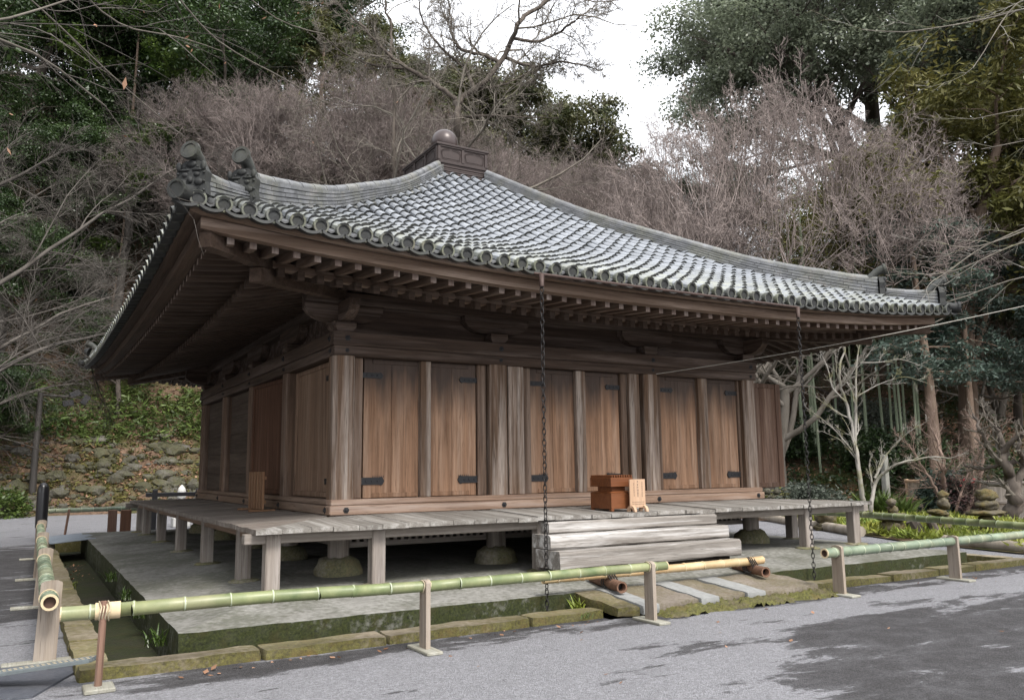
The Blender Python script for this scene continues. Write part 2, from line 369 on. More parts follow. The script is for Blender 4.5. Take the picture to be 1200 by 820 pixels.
# ------------------------------------------------------------------ mesh builder
def wob(V,amp):
    x,y,z=V[...,0],V[...,1],V[...,2]
    f=lambda a,b,c,p: np.sin(a*x+b*y+c*z+p)
    return V+amp*np.stack([f(5,8,4,0)+.6*f(15,-11,13,1)+.3*f(-27,25,29,3),f(-6,5,7,2)+.6*f(13,14,-17,4)+.3*f(29,-21,25,.5),f(6,-5,3,5)+.6*f(-14,12,11,6)+.3*f(23,27,-19,2.5)],-1)
class MB:
    def __init__(s): s.V=[]; s.Q=[]; s.T=[]; s.n=0; s.sm_q=[]; s.sm_t=[]; s.mq=[]; s.mt=[]
    def add(s, V, Q=None, T=None, smooth=False, mi=0):
        V = np.asarray(V, float).reshape(-1, 3)
        s.V.append(V)
        if Q is not None and len(Q):
            Q = np.asarray(Q, int).reshape(-1, 4) + s.n; s.Q.append(Q); s.sm_q.append(np.full(len(Q), smooth)); s.mq.append(np.full(len(Q), mi))
        if T is not None and len(T):
            T = np.asarray(T, int).reshape(-1, 3) + s.n; s.T.append(T); s.sm_t.append(np.full(len(T), smooth)); s.mt.append(np.full(len(T), mi))
        s.n += len(V); return s
    def hexa(s, P, mi=0):     # 8 pts: bottom 0-3 loop, top 4-7 loop
        return s.add(P, [[0,3,2,1],[4,5,6,7],[0,1,5,4],[1,2,6,5],[2,3,7,6],[3,0,4,7]], mi=mi)
    def box(s, x0,x1,y0,y1,z0,z1, c=0, mi=0):
        if c <= 0:
            return s.hexa([[x0,y0,z0],[x1,y0,z0],[x1,y1,z0],[x0,y1,z0],[x0,y0,z1],[x1,y0,z1],[x1,y1,z1],[x0,y1,z1]], mi)
        return s.obox(((x0+x1)/2,(y0+y1)/2,(z0+z1)/2), (abs(x1-x0)/2, abs(y1-y0)/2, abs(z1-z0)/2), np.eye(3), c, mi)
    def obox(s, cen, half, M, c=.005, mi=0):
        """chamfered oriented box; rows of M are the axes"""
        h = np.array(half, float); c = min(c, .45*h.min()); V=[]; idx={}
        for sx in (-1,1):
            for sy in (-1,1):
                for sz in (-1,1):
                    sg = np.array([sx,sy,sz])
                    for ax in range(3):
                        q = h - c; q = q.copy(); q[ax] = h[ax]
                        idx[(sx,sy,sz,ax)] = len(V); V.append(sg*q)
        V = np.array(V) @ np.asarray(M, float) + np.array(cen, float); Q=[]; T=[]
        for ax in range(3):
            o = [a for a in range(3) if a != ax]
            for sg in (-1,1):
                f=[]
                for a,b in ((-1,-1),(1,-1),(1,1),(-1,1)):
                    k=[0,0,0]; k[ax]=sg; k[o[0]]=a; k[o[1]]=b; f.append(idx[(*k,ax)])
                Q.append(f)
        for ax in range(3):
            o = [a for a in range(3) if a != ax]
            for a in (-1,1):
                for b in (-1,1):
                    k0=[0,0,0]; k1=[0,0,0]
                    for k,sg in ((k0,-1),(k1,1)): k[ax]=sg; k[o[0]]=a; k[o[1]]=b
                    Q.append([idx[(*k0,o[0])], idx[(*k1,o[0])], idx[(*k1,o[1])], idx[(*k0,o[1])]])
        for sx in (-1,1):
            for sy in (-1,1):
                for sz in (-1,1): T.append([idx[(sx,sy,sz,a)] for a in range(3)])
        return s.add(V,Q,T,mi=mi)
    def rough(s, cen, half, M, div=(6,3,3), amp=.01, rnd=.06, mi=0):
        half=np.array(half,float); M=np.asarray(M,float); cen=np.array(cen,float)
        for ax in range(3):
            o=[a for a in range(3) if a!=ax]; u=np.linspace(-1,1,div[o[0]]+1); v=np.linspace(-1,1,div[o[1]]+1); U,W_=np.meshgrid(u,v)
            for sg in (-1,1):
                p=np.zeros(U.shape+(3,)); p[...,o[0]]=U; p[...,o[1]]=W_; p[...,ax]=sg
                k=((np.abs(p)**10).sum(-1,keepdims=True))**.1; p=p*(1-rnd)+p/k*rnd
                q=(p*half)@M+cen; q=wob(q,amp); i=np.arange(len(v)-1)[:,None]*len(u)+np.arange(len(u)-1)[None]
                s.add(q.reshape(-1,3),np.stack([i,i+1,i+len(u)+1,i+len(u)],-1).reshape(-1,4),smooth=True,mi=mi)
        return s
    def tubes(s, P, Rr, n=4, smooth=True, cap=False, mi=0):
        """P (N,S,3) polylines, Rr (N,S) radii"""
        P=np.asarray(P,float); Rr=np.asarray(Rr,float); Nn,S,_=P.shape
        D=np.gradient(P,axis=1); D/= np.linalg.norm(D,axis=2,keepdims=True)+1e-12
        ref=np.zeros((Nn,1,3)); tot=np.abs(P[:,-1]-P[:,0]); k=np.argmin(tot,axis=1); ref[np.arange(Nn),0,k]=1
        A=np.cross(D,np.broadcast_to(ref,D.shape)); A/= np.linalg.norm(A,axis=2,keepdims=True)+1e-12
        B=np.cross(D,A)
        th=np.arange(n)*2*np.pi/n
        V=P[:,:,None,:]+Rr[:,:,None,None]*(A[:,:,None,:]*np.cos(th)[None,None,:,None]+B[:,:,None,:]*np.sin(th)[None,None,:,None])
        i=np.arange(Nn)[:,None,None]*(S*n)+np.arange(S-1)[None,:,None]*n
        j=np.arange(n)[None,None,:]; j2=(j+1)%n
        Q=np.stack([i+j,i+j2,i+n+j2,i+n+j],axis=-1).reshape(-1,4)
        s.add(V,Q,smooth=smooth,mi=mi)
        if cap:
            for a in range(Nn):
                for e in (0,S-1):
                    ring=V[a,e]; s.add(np.vstack([ring,P[a,e]]),None,[[t,(t+1)%n,n] for t in range(n)],mi=mi)
        return s
    def tube(s, pts, rad, n=8, smooth=True, cap=True, mi=0):
        pts=np.asarray(pts,float); rad=np.broadcast_to(np.asarray(rad,float),(len(pts),))
        return s.tubes(pts[None],rad[None],n,smooth,cap,mi)
    def lathe(s, prof, cen, n=16, smooth=True, axis=None, mi=0):
        """prof: list of (r,h)"""
        prof=np.asarray(prof,float); th=np.arange(n)*2*np.pi/n
        V=np.stack([prof[:,0,None]*np.cos(th),prof[:,0,None]*np.sin(th),np.broadcast_to(prof[:,1,None],(len(prof),n))],-1).reshape(-1,3)
        if axis is not None:
            q=Vector((0,0,1)).rotation_difference(Vector(axis)).to_matrix(); V=V@np.array(q).T
        V=V+np.array(cen,float)
        i=np.arange(len(prof)-1)[:,None]*n; j=np.arange(n)[None]; j2=(j+1)%n
        Q=np.stack([i+j,i+j2,i+n+j2,i+n+j],-1).reshape(-1,4)
        return s.add(V,Q,smooth=smooth,mi=mi)
    def rock(s, cen, rad, rg, rough=.25, n=1, mi=0):
        V,T=ICO[n]
        k=rg.normal(size=(3,3)); ph=rg.uniform(0,6,3)
        dsp=1+rough*np.sin(V@k.T*1.6+ph).mean(axis=1,keepdims=True)+rough*.35*rg.normal(size=(len(V),1))
        return s.add(V*dsp*np.asarray(rad)+np.asarray(cen),None,T,smooth=(n>1),mi=mi)
    def leaves(s, pos, L, Wd, rg, up=.6, out=None, droop=0, mi=0):
        """one kite-shaped leaf per position"""
        n=len(pos); a=rg.normal(size=(n,3)); a[:,2]=a[:,2]*.5-droop
        if out is not None: a+=out
        a/=np.linalg.norm(a,axis=1,keepdims=True)+1e-9
        nn=rg.normal(size=(n,3))*(1-up); nn[:,2]+=up
        b=np.cross(nn,a); b/=np.linalg.norm(b,axis=1,keepdims=True)+1e-9
        sc=rg.uniform(.6,1.35,(n,1)); l=L*sc; w=Wd*sc*rg.uniform(.75,1.2,(n,1))
        V=np.stack([pos,pos+a*l*.45+b*w*.5,pos+a*l,pos+a*l*.45-b*w*.5],1)
        return s.add(V,np.arange(4*n).reshape(n,4),mi=mi)
    def puffs(s, cen, per, rx, rz, L, Wd, rg):
        """flattened leaf clumps: leaves lie over the top of each clump"""
        K=len(cen); d=rg.normal(size=(K,per,3)); d[...,2]=np.where(d[...,2]<-.35,-d[...,2],d[...,2]); d/=np.linalg.norm(d,axis=2,keepdims=True)
        sc=rg.uniform(.65,1.3,(K,1,1)); pos=(cen[:,None]+d*np.array([rx,rx,rz])*sc*rg.uniform(.55,1.05,(K,per,1))).reshape(-1,3); d=d.reshape(-1,3)
        nn=d*np.array([.6,.6,.9])+np.array([0,0,.45])+rg.normal(size=d.shape)*.42; nn/=np.linalg.norm(nn,axis=1,keepdims=True)
        a=np.cross(nn,rg.normal(size=d.shape))+d*.25; a-=nn*(a*nn).sum(1,keepdims=True); a/=np.linalg.norm(a,axis=1,keepdims=True)+1e-9; b=np.cross(nn,a)
        q=rg.uniform(.6,1.3,(len(pos),1)); l=L*q; w=Wd*q
        V=np.stack([pos,pos+a*l*.45+b*w*.5,pos+a*l,pos+a*l*.45-b*w*.5],1); return s.add(V,np.arange(4*len(pos)).reshape(-1,4))
    def build(s, name, mat, parent=None, label=None):
        me=bpy.data.meshes.new(name)
        V=np.vstack(s.V) if s.V else np.zeros((0,3))
        nq=sum(map(len,s.Q)); nt_=sum(map(len,s.T))
        me.vertices.add(len(V)); me.vertices.foreach_set('co',V.astype(np.float32).ravel())
        loops=[]; starts=[]; sm=[]; mi=[]
        if nq: q=np.vstack(s.Q); loops.append(q.ravel()); starts.append(np.arange(nq)*4); sm.append(np.concatenate(s.sm_q)); mi.append(np.concatenate(s.mq))
        if nt_: t=np.vstack(s.T); loops.append(t.ravel()); starts.append(nq*4+np.arange(nt_)*3); sm.append(np.concatenate(s.sm_t)); mi.append(np.concatenate(s.mt))
        lo=np.concatenate(loops); st=np.concatenate(starts)
        me.loops.add(len(lo)); me.loops.foreach_set('vertex_index',lo.astype(np.int32))
        me.polygons.add(len(st)); me.polygons.foreach_set('loop_start',st.astype(np.int32))
        me.polygons.foreach_set('use_smooth',np.concatenate(sm)); me.polygons.foreach_set('material_index',np.concatenate(mi).astype(np.int32))
        me.update(calc_edges=True)
        for m_ in (mat if isinstance(mat,(list,tuple)) else [mat]): me.materials.append(m_)
        o=bpy.data.objects.new(name,me); COL.objects.link(o)
        if parent is not None: o.parent=parent
        if label: o['label']=label
        return o
def _ico(sub):
    t=(1+5**.5)/2
    V=[np.array(v,float)/np.sqrt(1+t*t) for v in [(-1,t,0),(1,t,0),(-1,-t,0),(1,-t,0),(0,-1,t),(0,1,t),(0,-1,-t),(0,1,-t),(t,0,-1),(t,0,1),(-t,0,-1),(-t,0,1)]]
    T=[(0,11,5),(0,5,1),(0,1,7),(0,7,10),(0,10,11),(1,5,9),(5,11,4),(11,10,2),(10,7,6),(7,1,8),(3,9,4),(3,4,2),(3,2,6),(3,6,8),(3,8,9),(4,9,5),(2,4,11),(6,2,10),(8,6,7),(9,8,1)]
    for _ in range(sub):
        mid={}; T2=[]
        def m(a,b):
            k=(min(a,b),max(a,b))
            if k not in mid: v=V[a]+V[b]; V.append(v/np.linalg.norm(v)); mid[k]=len(V)-1
            return mid[k]
        for a,b,c in T: x,y,z=m(a,b),m(b,c),m(c,a); T2+=[(a,x,z),(b,y,x),(c,z,y),(x,y,z)]
        T=T2
    return np.array(V),np.array(T)
ICO=[_ico(0),_ico(1),_ico(2)]

def tag(o, label, cat, group=None):
    o['label']=label; o['category']=cat
    if group: o['group']=group
    return o
def kind(o, k): o['kind']=k; return o
def thing(name, label, cat, loc=(0,0,0), group=None, rz=0, sc=1):
    o=bpy.data.objects.new(name,None); COL.objects.link(o); o.location=loc; o.rotation_euler=(0,0,rz)
    o.scale=(sc,)*3 if not hasattr(sc,'__len__') else sc
    o.empty_display_size=.2
    return tag(o,label,cat,group)
def dup(root, name, label, loc, rz=0, sc=1, group=None):
    rr=root.copy(); rr.name=name; COL.objects.link(rr); rr.location=loc; rr.rotation_euler=(0,0,rz)
    rr.scale=(sc,)*3 if not hasattr(sc,'__len__') else sc
    rr['label']=label
    if group: rr['group']=group
    for ch in list(root.children):
        c=ch.copy(); COL.objects.link(c); c.parent=rr
        for g in ch.children:
            g2=g.copy(); COL.objects.link(g2); g2.parent=c
    return rr

# ------------------------------------------------------------------ terrain
def at(az, dist):      # bearing in degrees from +Y towards +X, metres from the spot the photographer stood on
    a=R(az); return CX+dist*math.sin(a), CY+dist*math.cos(a)
AZK=np.array([-180,-60,-30,-12,0,14,24,33,42,47,55,62,75,100,180.])
D0K=np.array([70,52,42,39.2,39.4,39.6,40,40,37,34,33,36,40,60,70.])
SLK=np.array([.1,.5,.85,1.0,1.0,.95,.85,.5,.36,.45,.5,.5,.5,.4,.1])
MXK=np.array([4,18,34,40,40,36,30,14,10,14,22,24,22,10,4.])
def hill(x,y):
    x=np.asarray(x,float); y=np.asarray(y,float)
    dx,dy=x-CX,y-CY; rr=np.hypot(dx,dy); az=np.degrees(np.arctan2(dx,dy))
    d0=np.interp(az,AZK,D0K); sl=np.interp(az,AZK,SLK); mx=np.interp(az,AZK,MXK)
    wall=np.interp(az,[-40,-20,13,18],[.4,1,1,0])
    s=rr-d0
    h=np.where(s<0, s*.2, wall*np.clip(s,0,4)*.85+np.clip(s-4*wall*1,0,None)*sl)
    h=np.where(h>mx*.6, mx*.6+(mx*.4)*np.tanh((h-mx*.6)/(mx*.4)), h)
    bumpy=.35*np.sin(x*.55+1)*np.cos(y*.47)+.2*np.sin(x*1.3)*np.sin(y*1.1+2)
    return -.3+h+bumpy*np.clip(s/6,0,1)
def hz(x,y): return float(max(-.3,hill(x,y)))
GZ=-.3
# flat yard (with a hole where the terrace and its ditch are sunk)
TX0,TX1,TY0,TY1=-2.38,10.1,-2.55,12.0          # terrace
KX0,KX1,KY0,KY1=-2.98,10.62,-2.93,12.45        # inner edge of the kerb
xs=np.unique(np.concatenate([np.linspace(-160,160,33),np.linspace(-14,14,57),[KX0,KX1]]))
ys=np.unique(np.concatenate([np.linspace(-160,160,33),np.linspace(-12,16,57),[KY0,KY1]]))
Xg,Yg=np.meshgrid(xs,ys); Vg=np.stack([Xg,Yg,np.full_like(Xg,GZ)],-1).reshape(-1,3)
i=np.arange(len(ys)-1)[:,None]*len(xs)+np.arange(len(xs)-1)[None]
Qg=np.stack([i,i+1,i+1+len(xs),i+len(xs)],-1).reshape(-1,4)
cx_=Vg[Qg].mean(1); keep=~((cx_[:,0]>KX0)&(cx_[:,0]<KX1)&(cx_[:,1]>KY0)&(cx_[:,1]<KY1))
mb=MB(); mb.add(Vg,Qg[keep],smooth=True); kind(mb.build('ground',M_gravel),'structure')
# hillside
xs=np.arange(-70,131,1.25); ys=np.arange(-60,131,1.25)
Xg,Yg=np.meshgrid(xs,ys); Zg=hill(Xg,Yg); Vg=np.stack([Xg,Yg,Zg-.02],-1).reshape(-1,3)
i=np.arange(len(ys)-1)[:,None]*len(xs)+np.arange(len(xs)-1)[None]
Qg=np.stack([i,i+1,i+1+len(xs),i+len(xs)],-1).reshape(-1,4)
keep=Vg[Qg][:,:,2].max(1)>-.5
mb=MB(); mb.add(Vg,Qg[keep],smooth=True); kind(mb.build('hillside',M_hill),'structure')

# terrace: level under the veranda, falling slightly to its edge
mb=MB()
a=[TX0+1.2,TX1-1.2,TY0+1.35,TY1-1.2]; zo=-.11
P=lambda x,y,z:[x,y,z]
zl=-.05
outer=[P(TX0,TY0,zo),P(TX1,TY0,zo),P(TX1,TY1,-.06),P(TX0,TY1,zl)]
inner=[P(a[0],a[2],0),P(a[1],a[2],0),P(a[1],a[3],0),P(a[0],a[3],0)]
bot=[P(TX0,TY0,-.6),P(TX1,TY0,-.6),P(TX1,TY1,-.6),P(TX0,TY1,-.6)]
def gridquad(mb,A,B,C,D,nu,nv,smooth=True):
    A,B,C,D=map(lambda q:np.array(q,float),(A,B,C,D)); U=np.linspace(0,1,nu+1)[None,:,None]; W_=np.linspace(0,1,nv+1)[:,None,None]
    Vq=(A*(1-U)+B*U)*(1-W_)+(D*(1-U)+C*U)*W_

    i=np.arange(nv)[:,None]*(nu+1)+np.arange(nu)[None]
    mb.add(wob(Vq,.0028),np.stack([i,i+1,i+nu+2,i+nu+1],-1).reshape(-1,4),smooth=smooth)
gridquad(mb,*inner,120,120)
for k in range(4):
    l=(k+1)%4
    gridquad(mb,outer[k],outer[l],inner[l],inner[k],260,24)
    gridquad(mb,bot[k],bot[l],outer[l],outer[k],260,12)
kind(mb.build('terrace',M_conc),'structure')
mb=MB(); mb.box(KX0-.1,KX1+.1,KY0-.1,KY1+.1,-.62,-.52); kind(mb.build('ditch_floor',M_ditch),'structure')
# kerb stones
mb=MB(); KT=-.205
def kerbrun(p,q,wd,nx,ny,seglen=1.3):
    p=np.array(p); q=np.array(q); L=np.linalg.norm(q-p); dr=(q-p)/L; t=0
    while t<L-.05:
        l=min(seglen*rng.uniform(.7,1.4),L-t)
        if L-t-l<.3: l=L-t
        c=p+dr*(t+l/2); c3=np.array([c[0]+nx*wd/2,c[1]+ny*wd/2,(KT-.55)/2+rng.normal()*.006-.0])
        M=np.array([[dr[0],dr[1],0],[-dr[1],dr[0],0],[0,0,1.]])
        tl=rng.normal()*.006; M[0,2]=tl
        mb.rough(c3,(l/2-.004,wd/2+rng.normal()*.01,(KT+.55)/2),M,(max(4,int(l/.07)),5,6),.0045,.35)
        t+=l
kerbrun((KX0-.27,KY0),(2.0,KY0),.28,0,-1)
kerbrun((5.35,KY0),(KX1+.3,KY0),.28,0,-1)
kerbrun((KX0,KY0),(KX0,KY1),.27,-1,0)
kerbrun((KX1,KY0),(KX1,KY1),.25,1,0)
kerbrun((KX0,KY1),(KX1,KY1),.25,0,1)
kind(mb.build('kerb',M_kerb),'structure')

# ------------------------------------------------------------------ temple hall
XW,YW=7.73,9.43
hall=thing('temple_hall','old wooden temple hall with grey tiled pyramid roof and raised veranda','temple hall',(0,0,0))
XC,YC=3.86,4.715
SIDES={ # lateral unit, outward unit, half lateral, outward reach, pedestal half lateral, pedestal outward
 'front':((1,0),(0,-1),6.40,7.315,.57,.865),
 'left':((0,1),(-1,0),7.315,6.40,.865,.57),
 'back':((-1,0),(0,1),6.40,7.315,.57,.865),
 'right':((0,-1),(1,0),7.315,6.40,.865,.57)}
def SP(side,a,out,z):
    la,ou=SIDES[side][0],SIDES[side][1]
    a,out,z=np.broadcast_arrays(np.asarray(a,float),np.asarray(out,float),np.asarray(z,float))
    return np.stack([XC+la[0]*a+ou[0]*out, YC+la[1]*a+ou[1]*out, z],-1)
ZS=np.array([0,.137,.274,.411,.467,.557,.646,.712,.76,.82,.859,.945,1.0])
ZH=np.array([7.50,6.86,6.25,5.76,5.57,5.235,4.925,4.80,4.63,4.53,4.415,4.27,4.13])-.06
def zhip(s): return np.interp(s,np.linspace(0,1,60),np.convolve(np.pad(np.interp(np.linspace(0,1,60),ZS,ZH),4,mode='reflect',reflect_type='odd'),np.ones(9)/9,'valid'))
LIFT=.26
def roofz(side,a,s):
    h0=SIDES[side][4]; hw=h0+(SIDES[side][2]-h0)*s
    uu=np.clip(np.abs(a)/hw,0,1.05)
    return zhip(s)-LIFT*s**2*(1-uu**2.5)
def RS(side,a,s,dz=0):
    o0=SIDES[side][5]; return SP(side,a,o0+(SIDES[side][3]-o0)*s, roofz(side,a,s)+dz)
SP_T=.25; DS=.0365
def roof_side(side):
    cover=MB(); ends=MB()
    h0,H=SIDES[side][4],SIDES[side][2]
    nc=int((H-.1)/SP_T); cols=np.arange(-nc,nc+1)*SP_T
    rows=int(1/DS)+1
    A0=[];S0=[];S1=[];PA=[];PS0=[];PS1=[]
    for a in cols:
        smin=max(0,(abs(a)-h0)/(H-h0))
        for k in range(rows):
            s1=1-k*DS; s0=max(s1-DS*1.08,smin-.01)
            if s1<=smin+.006: break
            A0.append(a);S0.append(s0);S1.append(s1)
    for a in np.concatenate([[cols[0]-SP_T],cols])+SP_T/2:
        smin=max(0,(abs(a)-h0)/(H-h0))
        for k in range(rows):
            s1=.992-k*DS; s0=max(s1-DS,smin-.015)
            if s1<=smin: break
            PA.append(a);PS0.append(s0);PS1.append(s1)
    A0,S0,S1=map(np.array,(A0,S0,S1))
    jz=rng.normal(size=len(A0))*.004; ja=rng.normal(size=len(A0))*.004
    p0=RS(side,A0+ja,np.clip(S0,0,1),-.008+jz); p1=RS(side,A0+ja,S1,.004+jz)
    la=np.array([*SIDES[side][0],0.]); ax=p1-p0; ax/=np.linalg.norm(ax,axis=1,keepdims=True)
    up=np.cross(la,ax); up*=np.sign(up[:,2:3])
    n=7; th=np.linspace(-.15,np.pi+.15,n)
    def ring(p,rr): return p[:,None]+rr*(np.cos(th)[None,:,None]*la[None,None]+np.sin(th)[None,:,None]*up[:,None])
    rings=np.stack([ring(p0,.062),ring(p1,.082),ring(p1,.05)],1)   # last ring: closed thickness of the lower lip
    Nn=len(p0); i=np.arange(Nn)[:,None,None]*(3*n)+np.arange(2)[None,:,None]*n; j=np.arange(n-1)[None,None]
    qq=np.stack([i+j,i+j+1,i+n+j+1,i+n+j],-1)
    cover.add(rings.reshape(-1,3),qq.reshape(-1,4),smooth=False,mi=0)
    cover.mq[-1]=np.broadcast_to(np.array([0,1])[None,:,None],(Nn,2,n-1)).reshape(-1).copy()  # lip end faces in dark tile: shade at the joint painted in
    PA,PS0,PS1=map(np.array,(PA,PS0,PS1))
    q=[]
    for off,dz in ((-.085,-.005),(0,-.045),(.085,-.005)):
        q.append(np.stack([RS(side,PA+off,np.clip(PS0,0,1),dz-.02),RS(side,PA+off,PS1,dz),RS(side,PA+off,PS1,dz-.022)],1))
    V=np.stack(q,2)   # N,3(lengthwise),3(across)
    i=np.arange(len(PA))[:,None,None]*9+np.arange(2)[None,:,None]*3; j=np.arange(2)[None,None]
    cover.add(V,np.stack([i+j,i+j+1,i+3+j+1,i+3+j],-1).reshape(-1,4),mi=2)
    # eave end discs
    ou=np.array([*SIDES[side][1],-.12]); ou/=np.linalg.norm(ou)
    for a in cols:
        c=RS(side,a,1.0,.0); c=c+ou*.012
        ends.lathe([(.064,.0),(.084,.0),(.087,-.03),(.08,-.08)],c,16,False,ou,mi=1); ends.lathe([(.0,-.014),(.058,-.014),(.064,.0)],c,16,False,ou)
    for a in np.concatenate([[cols[0]-SP_T],cols])+SP_T/2:     # pan tile lips, crescent below the discs
        t=np.linspace(-1,1,9); rows_=[]
        for dz,o in ((-.045,.0),(-.078,.004)):
            rows_.append(RS(side,a+t*.115,1.0,dz-.035*(1-t**2))+ou*(.03+o))
        V=np.stack(rows_,0); j=np.arange(8); ends.add(V,np.stack([j,j+1,9+j+1,9+j],-1))
        V2=V.copy(); V2[1]=V2[0]-ou*.12; ends.add(V2,np.stack([j,j+1,9+j+1,9+j],-1))
        V2=V.copy(); V2[0]=V[1]-ou*.12; ends.add(V2,np.stack([j,j+1,9+j+1,9+j],-1))
    return cover,ends
M_pan=stone('pan_tile',(.07,.072,.075),(.13,.133,.138),None,0,4,rough=.5)  # pans darker than the covers: valley shade painted in, with some grime
roof_mb=MB(); ends_mb=MB()
roofs=[]
for sd_ in SIDES:
    c_,e_=roof_side(sd_)
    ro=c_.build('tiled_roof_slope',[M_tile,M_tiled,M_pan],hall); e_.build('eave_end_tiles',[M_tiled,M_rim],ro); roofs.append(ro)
# hip ridges
def hip_path(sx,sy,s):
    s=np.asarray(s,float)
    return np.stack([XC+sx*(.57+5.83*s),YC+sy*(.865+6.45*s),zhip(s)],-1)
def oni_face(mb,c,ux,uo,w,h):
    """carved demon face plate: c bottom centre, ux sideways, uo outward"""
    uz=np.array([0,0,1.]); prof=[(-.30,0),(-.5,.12),(-.46,.45),(-.5,.7),(-.36,.9),(-.2,1.0),(.2,1.0),(.36,.9),(.5,.7),(.46,.45),(.5,.12),(.30,0)]
    fr=np.array([c+ux*x*w+uz*y*h+uo*.05 for x,y in prof]); bk=fr-uo*.09; nn=len(prof)
    mb.add(np.vstack([fr,bk]),[[k,(k+1)%nn,nn+(k+1)%nn,nn+k] for k in range(nn)])
    cf=fr.mean(0)+uo*.02; mb.add(np.vstack([fr,cf]),None,[[k,(k+1)%nn,nn] for k in range(nn)])
    M=np.array([ux,uo,uz])
    def blob(x,y,rx,ry,rz_):
        V,T=ICO[1]; mb.add((V*np.array([rx,ry,rz_]))@M+c+ux*x*w+uz*y*h+uo*.06,None,T,smooth=True)
    for e in (-1,1):
        blob(e*.19,.62,.035,.022,.028); blob(e*.2,.74,.062,.022,.016); blob(e*.26,.42,.05,.025,.04); blob(e*.4,.84,.03,.02,.05)
    blob(0,.48,.032,.038,.042); blob(0,.26,.09,.02,.014); blob(0,.15,.09,.02,.018); blob(0,.9,.06,.025,.04)
    for k in range(9): # studs round the rim
        t=k/8; x,y=np.interp(t,[0,.25,.5,.75,1],[-.44,-.42,0,.42,.44]),np.interp(t,[0,.25,.5,.75,1],[.2,.66,.97,.66,.2]); blob(x,y,.014,.014,.014)
M_tiled2=stone('weathered_dark_tile',(.035,.037,.036),(.075,.078,.073),(.07,.073,.045),.2,6,rough=.6,bdist=.01)
def hip_ridge(sx,sy):
    body=MB(); dg=np.array([sx*5.83,sy*6.45,0.]); dg/=np.linalg.norm(dg); side=np.array([-dg[1],dg[0],0])
    def layered(s0,s1,h0,h1,nl,wid,top_r,curl,sub):
        ns=max(2,int((s1-s0)*24)*2)
        for k in range(nl):
            off=rng.uniform(0,1)
            cuts=np.concatenate([[s0],np.arange(s0+off*.03,s1-.005,.034),[s1]])
            for a_,b_ in zip(cuts[:-1],cuts[1:]):
                if b_-a_<.004: continue
                pp=hip_path(sx,sy,np.array([a_,b_-.0008])); f=(np.array([a_,b_])-s0)/(s1-s0)
                hh=h0+(h1-h0)*f**1.6
                zb=pp[:,2]+hh*k/nl+.0; zt=pp[:,2]+hh*(k+1)/nl-.012
                w=wid/2-.006*(k%2)-.008*k/nl+rng.normal()*.002
                def pt(i_,sg,z): q=pp[i_]+side*sg*w; return [q[0],q[1],z]
                body.hexa([pt(0,-1,zb[0]),pt(1,-1,zb[1]),pt(1,1,zb[1]),pt(0,1,zb[0]),pt(0,-1,zt[0]),pt(1,-1,zt[1]),pt(1,1,zt[1]),pt(0,1,zt[0])])
        # mortar core
        ss=np.linspace(s0,s1-.004,ns); pp=hip_path(sx,sy,ss); hh=h0+(h1-h0)*((ss-s0)/(s1-s0))**1.6
        for j in range(ns-1):
            w=wid/2-.03
            P8=[];
            for z_ in (pp[:,2]-.08,pp[:,2]+hh-.01):
                for (i_,sg) in ((j,-1),(j+1,-1),(j+1,1),(j,1)):
                    q=pp[i_]+side*sg*w; P8.append([q[0],q[1],z_[i_]])
            body.hexa(P8)
        # flashing course at the foot
        for j in range(ns-1):
            for sg in (-1,1):
                P8=[]
                for z_ in (pp[:,2]-.05,pp[:,2]+.0):
                    for (i_,o_) in ((j,.02),(j+1,.02),(j+1,wid/2+.05),(j,wid/2+.05)):
                        q=pp[i_]+side*sg*o_; P8.append([q[0],q[1],z_[i_]-(o_*.25)])
                body.hexa(P8)
        # round top tiles
        cuts=np.arange(s0,s1-.01,.042)
        for a_ in cuts:
            b_=min(a_+.044,s1); pp=hip_path(sx,sy,np.array([a_,b_])); f=(np.array([a_,b_])-s0)/(s1-s0); hh=h0+(h1-h0)*f**1.6
            pp[:,2]+=hh+.01; body.tube(pp,[top_r*.92,top_r],10,True,True)
        e=hip_path(sx,sy,s1); e[2]+=h1+.01
        return e
    e1=layered(0,.862,.17,.30,5,.27,.075,0,0)
    e2=layered(.868,.972,.12,.22,4,.22,.062,0,0)
    r_=body.build('hip_ridge',M_tiler,roofs[0])
    for (e,s_,w,h,tr) in ((e1,.865,.36,.43,.086),(e2,.975,.34,.40,.082)):
        pl=MB(); base=hip_path(sx,sy,s_); base[2]-=.06
        oni_face(pl,base+dg*.03,side,dg,w,h)
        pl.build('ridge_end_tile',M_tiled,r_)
        tb=MB(); p=np.array([e-dg*.27,e-dg*.15+[0,0,.025],e-dg*.07+[0,0,.09],e+dg*.0+[0,0,.15],e+dg*.08+[0,0,.185],e+dg*.15+[0,0,.20]])
        tb.tube(p,[tr*.8,tr*.78,tr*.76,tr*.82,tr*.95,tr*1.05],12)
        tx=(p[-1]-p[-2])/np.linalg.norm(p[-1]-p[-2])
        tb.lathe([(0,-.004),(tr*.8,-.004),(tr*.85,.012),(tr*1.22,.012),(tr*1.25,-.03)],p[-1],14,False,tx)
        tb.build('ridge_end_tube',M_tiled2,r_)
    # corner cover tile pointing out below the ridge end
    tb=MB(); p=hip_path(sx,sy,np.array([.93,1.0])); p[:,2]+=.02; p=np.vstack([p,p[-1]+dg*.1+[0,0,.005]])
    tb.tube(p,[.085,.085,.09],12); tb.lathe([(0,-.004),(.07,-.004),(.075,.01),(.1,.01),(.1,-.03)],p[-1],14,False,dg)
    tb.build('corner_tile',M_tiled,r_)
for sx,sy in ((-1,-1),(1,-1),(-1,1),(1,1)): hip_ridge(sx,sy)
